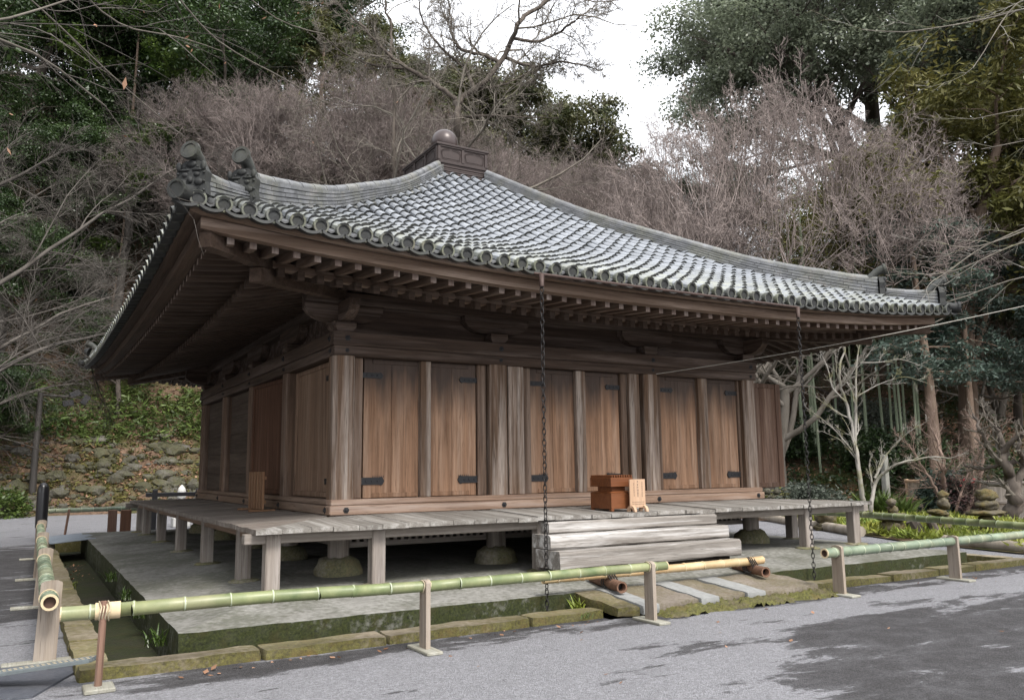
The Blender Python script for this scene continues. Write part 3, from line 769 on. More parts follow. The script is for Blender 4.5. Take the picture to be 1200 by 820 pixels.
# pedestal and jewel
ped=MB()
for k in range(6): 
    o=.04-.012*(k%2)-.004*k; ped.box(XC-.57-o,XC+.57+o,YC-.865-o,YC+.865+o,7.40+k*.045,7.437+k*.045,.004,mi=1)
ped.box(XC-.56,XC+.56,YC-.855,YC+.855,7.3,7.68,0,mi=1)
ped.box(XC-.58,XC+.58,YC-.875,YC+.875,7.67,8.04,.006)
ped.box(XC-.62,XC+.62,YC-.915,YC+.915,8.04,8.09,.01)
ped.box(XC-.60,XC+.60,YC-.895,YC+.895,7.655,7.69,.006)
pd=ped.build('roof_pedestal',[M_bronze2,M_bronze2],roofs[0])
fr=MB()
def panelframe(p,ux,wd,n):
    ux=np.array(ux,float); uz=np.array([0,0,1.]); un=np.array([ux[1],-ux[0],0])
    M=np.array([ux,un,uz])
    for k in range(n+1):
        fr.obox(p+ux*(wd*k/n)+uz*.175,(.03,.012,.165),M,.004)
    for z_ in (.0,.335): fr.obox(p+ux*wd/2+uz*(z_+.01),(wd/2+.03,.012,.025),M,.004)
    for k in range(n):     # ogee panel inside each bay
        x0=wd*k/n+.05; x1=wd*(k+1)/n-.05; t=np.linspace(0,1,13)
        top=.29-.06*np.abs(2*t-1)**3
        pts=[p+ux*(x0+(x1-x0)*q)+uz*zz_+un*.012 for q,zz_ in zip(t,top)]+[p+ux*(x1-.03)+uz*.07+un*.012,p+ux*(x0+.03)+uz*.07+un*.012]
        pts.append(pts[0]); fr.tube(pts,.008,4,False,False)
panelframe(np.array([XC-.55,YC-.885,7.69]),(1,0,0),1.1,2)
panelframe(np.array([XC-.59,YC+.84,7.69]),(0,-1,0),1.68,3)
panelframe(np.array([XC+.59,YC-.84,7.69]),(0,1,0),1.68,3)
panelframe(np.array([XC+.55,YC+.885,7.69]),(-1,0,0),1.1,2)
fr.build('pedestal_panels',M_bronze2,pd)
jb=MB(); t=np.linspace(-1.25,np.pi/2,20)
prof=[(.2,.0),(.24,.03),(.2,.06),(.15,.08)]+[(.295*math.cos(q)+1e-4,.36+.30*math.sin(q)) for q in t]
jb.lathe(prof,(XC,YC,8.13),28,True)
jb.build('roof_ball',M_bronze,roofs[0])

# --- eaves
def elift(side,a,inset):
    H=SIDES[side][2]; lf=np.interp(inset,[0,1.3,2.7],[1,.8,0])
    return LIFT*lf*np.clip(np.abs(a)/(H-inset),0,1)**2.5
def eave_beam(side,i0,i1,z0,z1,mat,name,zs=0,parent=None,n=48):
    mb=MB(); t=np.linspace(-1,1,n+1); t=np.sign(t)*np.abs(t)**.9
    H,E=SIDES[side][2],SIDES[side][3]; pts=[]
    for (i_,z_) in ((i0,z0),(i1,z0+zs),(i1,z1+zs),(i0,z1)):
        a=t*(H-i_); pts.append(SP(side,a,E-i_,z_+elift(side,a,i_)))
    V=np.stack(pts,1); i=np.arange(n)[:,None]*4; j=np.arange(4)[None]; j2=(j+1)%4
    mb.add(V,np.stack([i+j,i+j2,i+4+j2,i+4+j],-1).reshape(-1,4)); mb.add(V[0],[[0,1,2,3]]); mb.add(V[-1],[[0,1,2,3]])
    return mb.build(name,mat,parent or hall)
ZFO=lambda i_: np.interp(i_,[.3,1.35],[3.57,3.69])        # top of flying rafter
ZBA=lambda i_: np.interp(i_,[1.1,2.75],[3.50,3.99])       # top of base rafter
rafs=[]
def rafter_mb(side,a,i0,i1,zf,w,h,curve=.0):
    mb=MB(); E=SIDES[side][3]; ii=np.linspace(i0,i1,5); V=[]
    for k,i_ in enumerate(ii):
        zt=float(zf(i_))+float(elift(side,a,i_)); hh=h*(.8+.2*min(1,k/2)) if curve else h
        V+= [SP(side,a-w/2,E-i_,zt-hh),SP(side,a+w/2,E-i_,zt-hh),SP(side,a+w/2,E-i_,zt),SP(side,a-w/2,E-i_,zt)]
    V=np.array(V); Q=[]
    for k in range(4):
        for j in range(4): Q.append([k*4+j,k*4+(j+1)%4,k*4+4+(j+1)%4,k*4+4+j])
    mb.add(V,Q); mb.add(V[:4],[[0,1,2,3]],mi=1); mb.add(V[-4:],[[0,1,2,3]])
    return mb
rest=MB()
def merge(dst,src):
    off=dst.n
    for v in src.V: dst.V.append(v)
    for q in src.Q: dst.Q.append(q+off)
    for q in src.T: dst.T.append(q+off)
    dst.sm_q+=src.sm_q; dst.sm_t+=src.sm_t; dst.mq+=src.mq; dst.mt+=src.mt; dst.n+=src.n
nraf=0
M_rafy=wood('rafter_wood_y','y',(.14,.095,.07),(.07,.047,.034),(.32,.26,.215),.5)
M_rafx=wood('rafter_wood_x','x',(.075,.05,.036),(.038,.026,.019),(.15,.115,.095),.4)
for side in SIDES:
    H=SIDES[side][2]; n=int((H-.55)/.234)
    for k in range(-n,n+1):
        a=k*.234; lim=H-abs(a)-.08
        for (i0,i1,zf,w,h,cv) in ((.37,1.36,ZFO,.075,.10,1),(1.0,2.75,ZBA,.08,.10,0)):
            e=min(i1,lim)
            if e-i0<.08: continue
            rm=rafter_mb(side,a,i0,e,zf,w,h,cv)
            if cv and ((side=='front') or (side=='left' and -6.8<a<5)) and nraf<100:
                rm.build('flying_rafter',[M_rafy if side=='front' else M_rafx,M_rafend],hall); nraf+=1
            else:
                if not cv: rm.mq=[q*0 for q in rm.mq]
                merge(rest,rm)
kind(rest.build('rafters',[M_rafx,M_rafend],hall),'stuff')
for side in SIDES:
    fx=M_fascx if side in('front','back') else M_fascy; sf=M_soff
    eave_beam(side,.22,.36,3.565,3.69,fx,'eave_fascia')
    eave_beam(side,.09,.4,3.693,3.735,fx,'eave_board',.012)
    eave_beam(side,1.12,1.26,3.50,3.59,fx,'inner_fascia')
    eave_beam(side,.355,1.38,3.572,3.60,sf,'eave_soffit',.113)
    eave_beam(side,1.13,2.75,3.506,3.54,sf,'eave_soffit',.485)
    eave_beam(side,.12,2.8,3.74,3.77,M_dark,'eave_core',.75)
for sx,sy in ((-1,-1),(1,-1),(-1,1),(1,1)):
    hr=MB(); c0=np.array([XC+sx*XW/2,YC+sy*YW/2]); tip=np.array([XC+sx*(6.40-.28),YC+sy*(7.315-.30)])
    dg=np.append(tip-c0,0); L=np.linalg.norm(dg); dg/=L; sdv=np.array([-dg[1],dg[0],0])
    def hb(t0,t1,zb0,zb1,h,w):
        P8=[]
        for z_off in (0,h):
            for t_,zb,sg in ((t0,zb0,-1),(t1,zb1,-1),(t1,zb1,1),(t0,zb0,1)):
                q=np.array([c0[0],c0[1],0])+dg*t_*L+sdv*sg*w/2; P8.append([q[0],q[1],zb+z_off])
        hr.hexa(P8)
    hb(0,.70,3.72,3.50,.16,.15); hb(.55,1.0,3.69,3.645,.19,.14)
    hr.build('hip_rafter',M_fascy,hall)
# gutter along the front between the chains
gm=MB(); a=np.linspace(-2.35,2.35,20); E=7.315
P_=SP('front',a,E+.02,3.725); gm.tube(P_,.022,6,True,True); 
for q in P_[::3]: gm.box(q[0]-.006,q[0]+.006,q[1]-.0,q[1]+.1,q[2]+.015,q[2]+.025)
gm.build('gutter',M_cop,hall)

# --- walls
PILX=[0,2.43,5.41,XW]; PILY=[0,2.36,4.715,7.07,YW]
def pillar(x,y,w=.15,c=.045,z0=.6,z1=2.93,mat=None):
    mb=MB(); o=[(-w+c,-w),(w-c,-w),(w,-w+c),(w,w-c),(w-c,w),(-w+c,w),(-w,w-c),(-w,-w+c)]
    nz=7
    zz=np.linspace(z0,z1,nz); V=[]
    for z_ in zz: V+=[[x+p[0]+rng.normal()*.0015,y+p[1]+rng.normal()*.0015,z_] for p in o]
    Q=[[k*8+j,k*8+(j+1)%8,k*8+8+(j+1)%8,k*8+8+j] for k in range(nz-1) for j in range(8)]
    mb.add(V,Q); return mb.build('pillar',mat or M_pillar,hall)
for x in PILX:
    pillar(x,0); pillar(x,YW,mat=M_pillar_side)
for y in PILY[1:-1]:
    pillar(0,y,mat=M_pillar_side); pillar(XW,y,mat=M_pillar_side)
# sills and head beams
def frame_beam(z0,z1,o,mx,my,name,ext=0,c=.012):
    for (y0,y1) in ((-o,-o+.2),(YW+o-.2,YW+o)):
        mb=MB(); mb.box(-o-ext,XW+o+ext,y0,y1,z0,z1,c); mb.build(name,mx,hall)
    for (x0,x1) in ((-o,-o+.2),(XW+o-.2,XW+o)):
        mb=MB(); mb.box(x0+.002,x1-.002,-o+.202,YW+o-.202,z0+.002,z1-.002,c); mb.build(name,my,hall)
frame_beam(.78,.905,.195,M_sillx,M_silly,'sill_beam')
frame_beam(.908,.985,.175,M_sillx,M_silly,'sill_beam')
frame_beam(2.93,3.068,.165,M_beamx,M_beamy,'head_beam')
frame_beam(3.07,3.265,.18,M_beamx,M_beamy,'head_beam')
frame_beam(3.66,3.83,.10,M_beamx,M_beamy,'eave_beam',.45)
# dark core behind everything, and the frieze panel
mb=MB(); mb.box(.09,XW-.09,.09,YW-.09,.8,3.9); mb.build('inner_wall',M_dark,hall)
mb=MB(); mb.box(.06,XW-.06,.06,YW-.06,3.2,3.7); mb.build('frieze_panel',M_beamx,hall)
def boat_arm(x,y,ax):
    mb=MB(); ux=np.array([1,0,0]) if ax=='x' else np.array([0,1,0]); uy=np.array([0,1,0]) if ax=='x' else np.array([1,0,0])
    pr=[(-.56,.25),(-.56,.16),(-.50,.09),(-.40,.03),(-.28,.0),(.28,.0),(.40,.03),(.50,.09),(.56,.16),(.56,.25)]
    f=[np.array([x,y,3.408])+ux*a_+np.array([0,0,b_])+uy*s*.075 for s in (-1,1) for a_,b_ in pr]; n=len(pr)
    mb.add(f,[[k,(k+1)%n,n+(k+1)%n,n+k] for k in range(n)]+[[k,k+1,n-2-k,n-1-k] for k in range(n//2-1)]+[[n+k,n+k+1,n+n-2-k,n+n-1-k] for k in range(n//2-1)])
    b=mb.build('bracket_arm',M_beamx if ax=='x' else M_beamy,hall)
    q=MB(); q.box(x-.15,x+.15,y-.15,y+.15,3.33,3.405,.01); q.add([[x-.1,y-.1,3.267],[x+.1,y-.1,3.267],[x+.1,y+.1,3.267],[x-.1,y+.1,3.267],[x-.148,y-.148,3.332],[x+.148,y-.148,3.332],[x+.148,y+.148,3.332],[x-.148,y+.148,3.332]],[[0,1,5,4],[1,2,6,5],[2,3,7,6],[3,0,4,7]])
    q.build('bearing_block',M_beamx,b)
for x in PILX:
    boat_arm(x,-.02,'x'); boat_arm(x,YW+.02,'x')
for y in PILY:
    boat_arm(-.022,y,'y'); boat_arm(XW+.022,y,'y')
# nail covers
def nail_cover(x,y,z,side,s=.042):
    mb=MB(); ax=(0,-1,0) if side=='f' else (-1,0,0)
    mb.lathe([(0,.03),(s*.35,.028),(s*.45,.012),(s,.01),(s,-.01)],(x,y,z),6,False,ax); mb.build('nail_cover',M_iron,hall)
for x in PILX:
    nail_cover(x+.03,-.195,.845,'f'); nail_cover(x+.02,-.18,3.17,'f'); nail_cover(x+.02,-.165,3.0,'f',.03)
for y in PILY:
    nail_cover(-.195,y,.845,'l'); nail_cover(-.18,y,3.17,'l'); nail_cover(-.165,y,3.0,'l',.03)
# doors
def strap(mb,x,z,dirx,L,h,yy=-.012,big=False):
    pts=[(0,-.5),(.8,-.5),(.86,-.62),(.92,-.5),(1,0),(.92,.5),(.86,.62),(.8,.5),(0,.5)]
    f=[[x+dirx*L*p,yy,z+h*q] for p,q in pts]; b=[[p[0],yy+.02,p[2]] for p in f]; n=len(pts)
    mb.add(f+b,[[k,(k+1)%n,n+(k+1)%n,n+k] for k in range(n)])
    c=[[x+dirx*L*.45,yy-.001,z]]; mb.add(f+c,None,[[k,(k+1)%n,n] for k in range(n)])
    for q in (.2,.45,.7): mb.rock([x+dirx*L*q,yy-.003,z],(.012,.008,.012),rng,.05,1)
    if big:
        for q in np.linspace(.5,.95,6): mb.add([[x+dirx*L*(q-.02),yy,z+h*.5],[x+dirx*L*(q+.02),yy,z+h*.5],[x+dirx*L*q,yy,z+h*.85]],None,[[0,1,2]])
def door_leaf(x0,x1,hinge,mat=M_door,z0=.99,z1=2.925,yf=0.0):
    mb=MB(); xm=x0+(x1-x0)*(.5 if hinge=='l' else .48)
    mb.box(x0,xm-.003,yf,yf+.06,z0,z1,.003); mb.box(xm+.003,x1,yf+.003,yf+.06,z0,z1,.003)
    # rails: bevelled clamp along the foot and the head
    w=.07
    for zz0,zz1 in ((z0+.002,z0+w),(z1-w,z1-.002)):
        xi0,xi1=x0+.12,x1-.02
        if hinge=='r': xi0,xi1=x0+.02,x1-.12
        P8=[[xi0,yf-.002,zz0],[xi1,yf-.002,zz0],[xi1,yf+.02,zz0],[xi0,yf+.02,zz0]]
        mb.box(xi0,xi1,yf-.016,yf+.02,zz0,zz1,.014)
    o=mb.build('door',mat,hall)
    hx,dr=(x0-.03,1) if hinge=='l' else (x1+.03,-1)
    h=MB(); strap(h,hx,2.69,dr,.31,.075,yf-.016); h.build('door_hinge',M_iron,o)
    h=MB(); strap(h,hx,1.22,dr,.34,.1,yf-.016,True); h.build('door_hinge',M_iron,o)
    return o
def jamb(x0,x1,yf,mat=M_pillar_side,z0=.987,z1=2.928,c=.008,name='door_jamb'):
    mb=MB(); mb.box(x0,x1,yf,.12,z0,z1,c); return mb.build(name,mat,hall)
for (a0,a1,b0,b1) in ((.33,1.16,1.33,2.095),(3.06,3.885,4.075,4.80),(5.705,6.52,6.745,7.51)):
    door_leaf(a0,a1,'l'); door_leaf(b0,b1,'r')
    jamb(a1+.003,b0-.003,-.075,M_pillar,name='door_mullion')
for (x0,x1,yf) in ((.175,.30,-.03),(2.11,2.255,-.04),(2.60,2.875,-.115),(2.885,3.04,-.045),(4.815,4.935,-.045),(4.945,5.16,-.115),(5.58,5.69,-.03),(7.525,7.575,-.03)):
    jamb(x0,x1,yf,M_pillar if yf<-.1 else M_pillar_side)
# left wall: a shut leaf, a leaf ajar, then two planked bays
def ldoor(y0,y1,mat,ang,hz_):
    mb=MB(); ym=(y0+y1)/2-y0; L=y1-y0
    mb.box(0,.06,0,ym-.002,.99,2.925,.004); mb.box(.003,.06,ym+.002,L,.99,2.925,.004)
    mb.box(-.035,.02,.1,L-.12,.992,1.075,.03); mb.box(-.016,.02,.1,L-.03,2.85,2.922,.01)
    mb.box(-.02,.02,L-.11,L,.993,2.92,.012)
    o=mb.build('door',mat,hall); o.location=(0,y0,0); o.rotation_euler=(0,0,ang)
    for z_ in (2.69,1.22):
        h=MB(); h.box(-.016,.01,-.03,.3,z_-.04,z_+.04,.006); h.build('door_hinge',M_iron,o)
ldoor(.33,2.16,wood('side_door_wood','z',(.23,.15,.103),(.11,.07,.047),(.32,.24,.18),.45),0,0)
ldoor(2.60,4.5,M_red,R(4),0)
def ljamb(y0,y1,xf): 
    mb=MB(); mb.box(xf,.12,y0,y1,.987,2.928,.008); mb.build('door_jamb',M_pillar_side,hall)
ljamb(.175,.30,-.03); ljamb(2.52,2.58,-.03)
for (y0,y1) in ((4.88,6.91),(7.23,9.27)):
    mb=MB(); zz=np.array([.987,1.34,1.75,2.13,2.5,2.928])
    for z0,z1 in zip(zz[:-1],zz[1:]): mb.box(-.01-rng.uniform(0,.008),.1,y0,y1,z0,z1-.004,.004)
    mb.build('plank_wall',M_plank,hall)
    for xx in (XW+.015,):
        mb=MB()
        for z0,z1 in zip(zz[:-1],zz[1:]): mb.box(XW-.1,XW+.01+rng.uniform(0,.008),y0,y1,z0,z1-.004,.004)
        mb.build('plank_wall',M_plank,hall)
for (y0,y1) in ((2.52,4.55),):
    mb=MB()
    for z0,z1 in zip(zz[:-1],zz[1:]): mb.box(XW-.1,XW+.01+rng.uniform(0,.008),y0,y1,z0,z1-.004,.004)
    mb.build('plank_wall',M_plank,hall)
for x0,x1 in zip(PILX[:-1],PILX[1:]):
    mb=MB()
    for z0,z1 in zip(zz[:-1],zz[1:]): mb.box(x0+.16,x1-.16,YW-.1,YW+.01+rng.uniform(0,.008),z0,z1-.004,.004)
    mb.build('plank_wall',M_beamx,hall)
# open leaf standing out from the right wall
mb=MB(); mb.box(7.89,8.45,.30,.36,.96,2.95,.006); mb.box(8.453,9.02,.303,.36,.96,2.95,.006)
mb.box(7.98,8.86,.278,.31,.965,1.055,.02); mb.box(7.98,8.86,.284,.31,2.86,2.945,.012); mb.box(8.88,9.018,.288,.31,.962,2.948,.01)
mb.build('open_door',wood('open_door_wood','z',(.13,.075,.05),(.07,.038,.026),(.3,.22,.17),.5),hall)

# --- veranda
VX0,VX1,VY0,VY1=-1.46,XW+1.42,-1.5,YW+1.5
DZI,DZO,DT=.778,.728,.055
def deck_z(o): return DZI+(DZO-DZI)*o     # o: 0 at the wall, 1 at the edge
def board(mb,p,q,wdir,w,t):
    """plank from p (inner) to q (outer); wdir across"""
    p,q,wd=map(lambda v:np.array(v,float),(p,q,wdir)); g=.003; P8=[]
    for dz in (-t,0):
        for c,s in ((p,0),(q,0),(q,1),(p,1)): P8.append(c+wd*((w-g) if s else g)+[0,0,dz])
    mb.hexa(P8)
deck=MB(); x=VX0
XI,XI2,YI,YI2=-.19,XW+.19,-.19,YW+.19
w_list=[]
while x<VX1-.01:
    w=min(rng.uniform(.24,.34),VX1-x)
    if VX1-x-w<.12: w=VX1-x
    w_list.append((x,w)); x+=w
def inner_y(xx):   # mitred corners
    if xx<XI: return VY0+(xx-VX0)/(XI-VX0)*(YI-VY0)
    if xx>XI2: return VY0+(VX1-xx)/(VX1-XI2)*(YI-VY0)
    return YI
for x,w in w_list:
    j=rng.normal()*.004; ya,yb=inner_y(x),inner_y(x+w); lip=rng.normal()*.008
    P8=[]
    fa=(ya-YI)/(VY0-YI); fb=(yb-YI)/(VY0-YI)
    for dz in (-DT,0):
        P8+=[[x+.003,ya,deck_z(fa)+dz+j],[x+.003,VY0+lip,DZO+dz+j],[x+w-.003,VY0+lip,DZO+dz+j],[x+w-.003,yb,deck_z(fb)+dz+j]]
    deck.hexa(P8)
deck.build('veranda_deck',M_deck,hall)
for (xo,xi) in ((VX0,XI),(VX1,XI2)):
    deck=MB(); y=VY0
    while y<VY1-.01:
        w=min(rng.uniform(.24,.34),VY1-y)
        if VY1-y-w<.12: w=VY1-y
        def ix(yy):
            if yy<YI: return xo+(yy-VY0)/(YI-VY0)*(xi-xo)
            if yy>YI2: return xo+(VY1-yy)/(VY1-YI2)*(xi-xo)
            return xi
        a_,b_=ix(y),ix(y+w); j=rng.normal()*.003; P8=[]
        fa=(a_-xi)/(xo-xi); fb=(b_-xi)/(xo-xi)
        for dz in (-DT,0): P8+=[[a_,y+.003,deck_z(fa)+dz+j-.002],[xo,y+.003,DZO+dz+j],[xo,y+w-.003,DZO+dz+j],[b_,y+w-.003,deck_z(fb)+dz+j-.002]]
        deck.hexa(P8); y+=w
    deck.build('veranda_deck',M_deckx,hall)
deck=MB(); deck.hexa([[XI,YI2,DZI-DT],[XI2,YI2,DZI-DT],[VX1,VY1,DZO-DT],[VX0,VY1,DZO-DT],[XI,YI2,DZI],[XI2,YI2,DZI],[VX1,VY1,DZO],[VX0,VY1,DZO]]); deck.build('veranda_deck',M_deck,hall)
BZ0,BZ1=.555,.672
mb=MB(); mb.box(VX0-.08,VX1+.12,VY0+.17,VY0+.31,BZ0,BZ1,.01); mb.build('veranda_beam',M_gbeam,hall)
mb=MB(); mb.box(VX0-.1,VX1+.12,VY1-.31,VY1-.17,BZ0,BZ1,.01); mb.build('veranda_beam',M_gbeam,hall)
for (x0,x1) in ((VX0+.17,VX0+.31),(VX1-.31,VX1-.17)):
    mb=MB(); mb.box(x0,x1,VY0+.313,VY1-.313,BZ0+.003,BZ1-.003,.01); mb.build('veranda_beam',M_silly,hall)
def vpost(x,y,w=.085):
    mb=MB(); mb.box(x-w,x+w,y-w,y+w,.0,BZ1-.01,.012); o=mb.build('veranda_post',M_gpost,hall)
    q=MB(); q.rock([x+.02,y,-.01],(.2,.19,.04),rng,.12,2); q.build('post_footing',M_found,o)
PX,PY=VX0+.24,VY0+.235
for x in (PX,.05,2.40,5.42,7.68,VX1-.24): vpost(x,PY); vpost(x,VY1-.24)
for y in (.1,2.50,4.9,7.3,9.6): vpost(PX,y); vpost(VX1-.24,y)
# foundations under the wall pillars, floor lattice
for x in PILX:
    for y in (0,YW):
        q=MB(); t=np.linspace(0,np.pi/2,7); q.lathe([(.33*math.cos(k)**.5 if k<1.5 else .001,.26*math.sin(k)) for k in t],(x,y,-.02),14,True); q.V[-1]+=rng.normal(size=q.V[-1].shape)*.012
        o=q.build('foundation_stone',M_found,hall); q=MB(); q.lathe([(.145,0),(.145,.56)],(x,y,.22),12,True); q.build('floor_post',M_gpost,o)
for y in PILY[1:-1]:
    for x in (0,XW):
        q=MB(); t=np.linspace(0,np.pi/2,7); q.lathe([(.3*math.cos(k)**.5 if k<1.5 else .001,.24*math.sin(k)) for k in t],(x,y,-.02),12,True)
        o=q.build('foundation_stone',M_found,hall); q=MB(); q.lathe([(.145,0),(.145,.56)],(x,y,.2),12,True); q.build('floor_post',M_gpost,o)
lat=MB()
for x in np.arange(.2,XW-.1,.11): lat.box(x-.022,x+.022,.1,.13,.40,.78); lat.box(x-.022,x+.022,YW-.13,YW-.1,.40,.78)
for y in np.arange(.2,YW-.1,.11): lat.box(.1,.13,y-.022,y+.022,.40,.78); lat.box(XW-.13,XW-.1,y-.022,y+.022,.40,.78)
for (y0,y1) in ((.09,.14),(YW-.14,YW-.09)): lat.box(0,XW,y0,y1,.33,.40)
for (x0,x1) in ((.09,.14),(XW-.14,XW-.09)): lat.box(x0,x1,.142,YW-.142,.333,.397)
lat.build('floor_lattice',M_gbeam,hall)
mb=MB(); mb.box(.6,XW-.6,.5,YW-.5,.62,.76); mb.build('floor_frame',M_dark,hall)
# --- entrance steps, three squared timbers
def timber(x0,x1,y0,y1,z0,z1,nm='step'):
    mb=MB(); n=14; xx=np.linspace(x0,x1,n); o=[(y0+.02,z0),(y1,z0),(y1,z1),(y0+.03,z1),(y0+.004,z1-.022),(y0,z0+.02)]; V=[]
    for k,x in enumerate(xx):
        V+=[[x,p[0]+rng.normal()*.004,p[1]+rng.normal()*.004] for p in o]
    Q=[[k*6+j,k*6+(j+1)%6,k*6+6+(j+1)%6,k*6+6+j] for k in range(n-1) for j in range(6)]
    for e in (0,(n-1)*6): Q+=[[e,e+1,e+2,e+3],[e,e+3,e+4,e+5]]
    mb.add(V,Q); return mb.build(nm,M_step,hall)
timber(2.36,5.38,-1.56,-1.30,.505,.655); timber(2.21,5.37,-1.82,-1.38,.325,.50); timber(2.18,5.34,-2.08,-1.5,.09,.315)
mb=MB(); mb.box(2.45,5.25,-1.95,-1.5,-.05,.085,.02); mb.build('step_sleeper',M_dark,hall)
mb=MB(); mb.box(2.75,5.6,-2.03,-1.90,-.06,.03,.02); mb.build('step_sleeper',M_gbeam,hall)
# ------------------------------------------------------------------ end of hall
SKY=[[[12.53,21.17,16.03],[11.84,19.8,16.67],[12.58,21.42,18.33],[13.07,20.5,18.48],[14.14,19.99,19.85],[14.77,19.78,20.97],[14.12,18.91,21.2],[15.59,19.26,22.43],[16.06,18.5,22.98],[18.96,19.52,25.58]],[[12.47,21.2,18.22],[11.6,21.39,18.8],[10.34,22.0,19.59],[9.54,22.08,19.96],[8.12,22.37,21.37],[7.15,23.12,22.6]],[[9.88,22.38,18.4],[9.63,22.32,20.1],[10.0,22.95,21.93],[9.36,22.46,22.69],[9.47,22.56,24.28]],[[14.28,20.22,19.99],[13.5,21.03,20.71],[12.51,20.84,20.45],[12.49,21.06,20.76],[12.37,21.61,21.63],[12.7,22.38,23.55],[11.87,21.31,23.91]],[[14.49,20.1,20.28],[15.89,19.95,20.06],[16.32,18.3,19.76],[17.26,18.08,19.77],[18.31,18.18,19.79]],[[14.74,19.95,21.25],[15.78,19.37,21.04],[16.64,19.22,21.54],[16.41,16.82,21.21],[18.43,18.2,23.14]],[[12.54,21.17,17.35],[13.43,19.55,17.03],[15.22,19.85,17.42],[16.75,19.16,17.48]],[[13.34,20.74,18.73],[14.05,19.61,18.62],[15.4,19.56,19.55],[16.38,18.87,19.91]],[[13.24,20.8,18.64],[13.03,21.42,20.0],[11.99,21.56,20.65],[11.5,22.4,21.99],[10.81,21.85,22.59],[10.81,21.38,23.61]],[[10.41,22.16,19.67],[9.2,23.02,19.84],[7.77,23.03,20.02],[6.57,23.05,20.74]]]
PLUM=[[[18.76,5.72,-0.38],[18.51,5.43,0.2],[18.98,5.61,0.7],[19.05,5.45,1.06],[19.15,4.76,1.42],[19.75,4.31,1.59],[19.95,3.72,1.53]],[[18.71,5.79,-0.28],[18.44,5.64,0.58],[18.54,5.79,1.62],[18.68,6.01,2.69],[18.64,6.18,3.37],[18.15,5.99,4.15],[18.41,6.07,4.57],[18.64,5.97,5.12],[18.52,5.9,5.65]],[[18.56,5.99,1.83],[18.17,6.21,2.42],[18.05,6.72,2.91],[17.66,6.87,3.18]],[[18.65,5.87,1.49],[18.37,6.23,2.16],[18.0,6.62,2.44]],[[18.92,5.51,0.96],[19.36,5.32,1.74],[19.61,4.71,2.37],[19.85,4.35,2.59]],[[18.63,5.91,2.02],[18.72,5.86,3.08],[18.66,5.7,4.41],[18.74,5.55,5.21],[18.82,5.44,5.74]],[[18.5,6.07,3.36],[18.11,6.21,3.76],[18.16,6.36,4.46],[18.06,6.56,5.03]],[[18.7,5.81,3.48],[19.17,5.3,3.86],[19.37,4.54,4.05],[19.68,3.94,3.75]],[[18.81,5.65,4.55],[19.28,5.32,4.54],[19.57,4.78,4.62],[19.94,4.06,4.24]],[[18.87,5.58,0.83],[18.87,5.65,1.35],[18.88,5.51,1.74]]]
DPLUM=[[[19.47,1.84,-0.22],[19.45,1.65,0.24],[19.57,1.71,0.73],[19.46,1.83,1.31],[19.51,1.94,1.9],[19.48,1.9,2.36]],[[19.55,1.71,0.69],[19.86,1.61,1.08],[19.89,1.54,1.47],[19.36,1.41,1.76],[19.68,1.36,2.22]],[[19.48,1.84,1.31],[19.38,2.17,1.67],[18.94,2.1,2.25],[19.3,2.5,2.75]],[[19.45,1.88,1.66],[19.4,1.57,2.0],[19.64,1.23,2.22],[19.88,0.81,2.2]],[[19.6,1.62,1.42],[19.48,2.03,1.31],[19.46,2.5,1.2],[18.96,2.68,1.32]],[[19.45,1.89,2.24],[19.32,2.16,2.61],[19.5,2.34,3.11]]]
RBUSH=[[[20.8,4.52,-0.31],[21.05,4.63,0.54],[20.66,4.34,1.33],[20.76,4.51,1.98],[20.55,4.61,2.51]],[[21.06,4.09,-0.3],[21.35,3.87,0.42],[21.3,3.58,1.03],[21.32,3.48,1.7],[21.6,3.37,2.34]],[[20.92,4.32,-0.3],[20.87,4.04,0.42],[21.23,4.0,0.93],[21.68,4.02,1.45]],[[20.85,4.44,-0.25],[20.58,4.65,0.68],[20.31,4.84,1.34],[20.11,5.08,2.0]]]
NEARL=[[[-4.07,-7.37,3.03],[-3.92,-7.19,3.13],[-3.86,-7.02,3.22],[-3.75,-6.85,3.25],[-3.66,-6.68,3.26],[-3.57,-6.52,3.24],[-3.47,-6.36,3.26]],[[-4.05,-7.56,2.9],[-3.91,-7.35,3.1],[-3.81,-7.15,3.3],[-3.65,-6.95,3.5],[-3.43,-6.76,3.78]],[[-4.29,-4.47,5.0],[-3.87,-4.08,4.95],[-3.53,-3.7,4.83],[-3.06,-3.35,4.64],[-2.61,-3.03,4.49]],[[-3.78,-3.95,5.4],[-3.45,-3.58,5.26],[-3.15,-3.22,5.28],[-2.83,-2.87,5.58],[-2.22,-2.58,5.66]],[[-2.98,-3.99,5.57],[-2.76,-3.71,5.39],[-2.46,-3.46,5.27],[-2.1,-3.22,5.31],[-1.71,-3.0,5.32],[-1.21,-2.83,5.23]],[[-2.43,-3.56,5.99],[-2.05,-3.3,5.81],[-1.73,-3.03,5.86],[-1.22,-2.83,6.0]],[[-1.54,-3.78,6.33],[-1.82,-3.35,6.08],[-1.98,-2.97,6.09],[-2.24,-2.58,6.3]],[[-1.15,-3.91,6.11],[-1.3,-3.61,6.05],[-1.63,-3.27,6.0],[-1.81,-2.98,6.19]]]
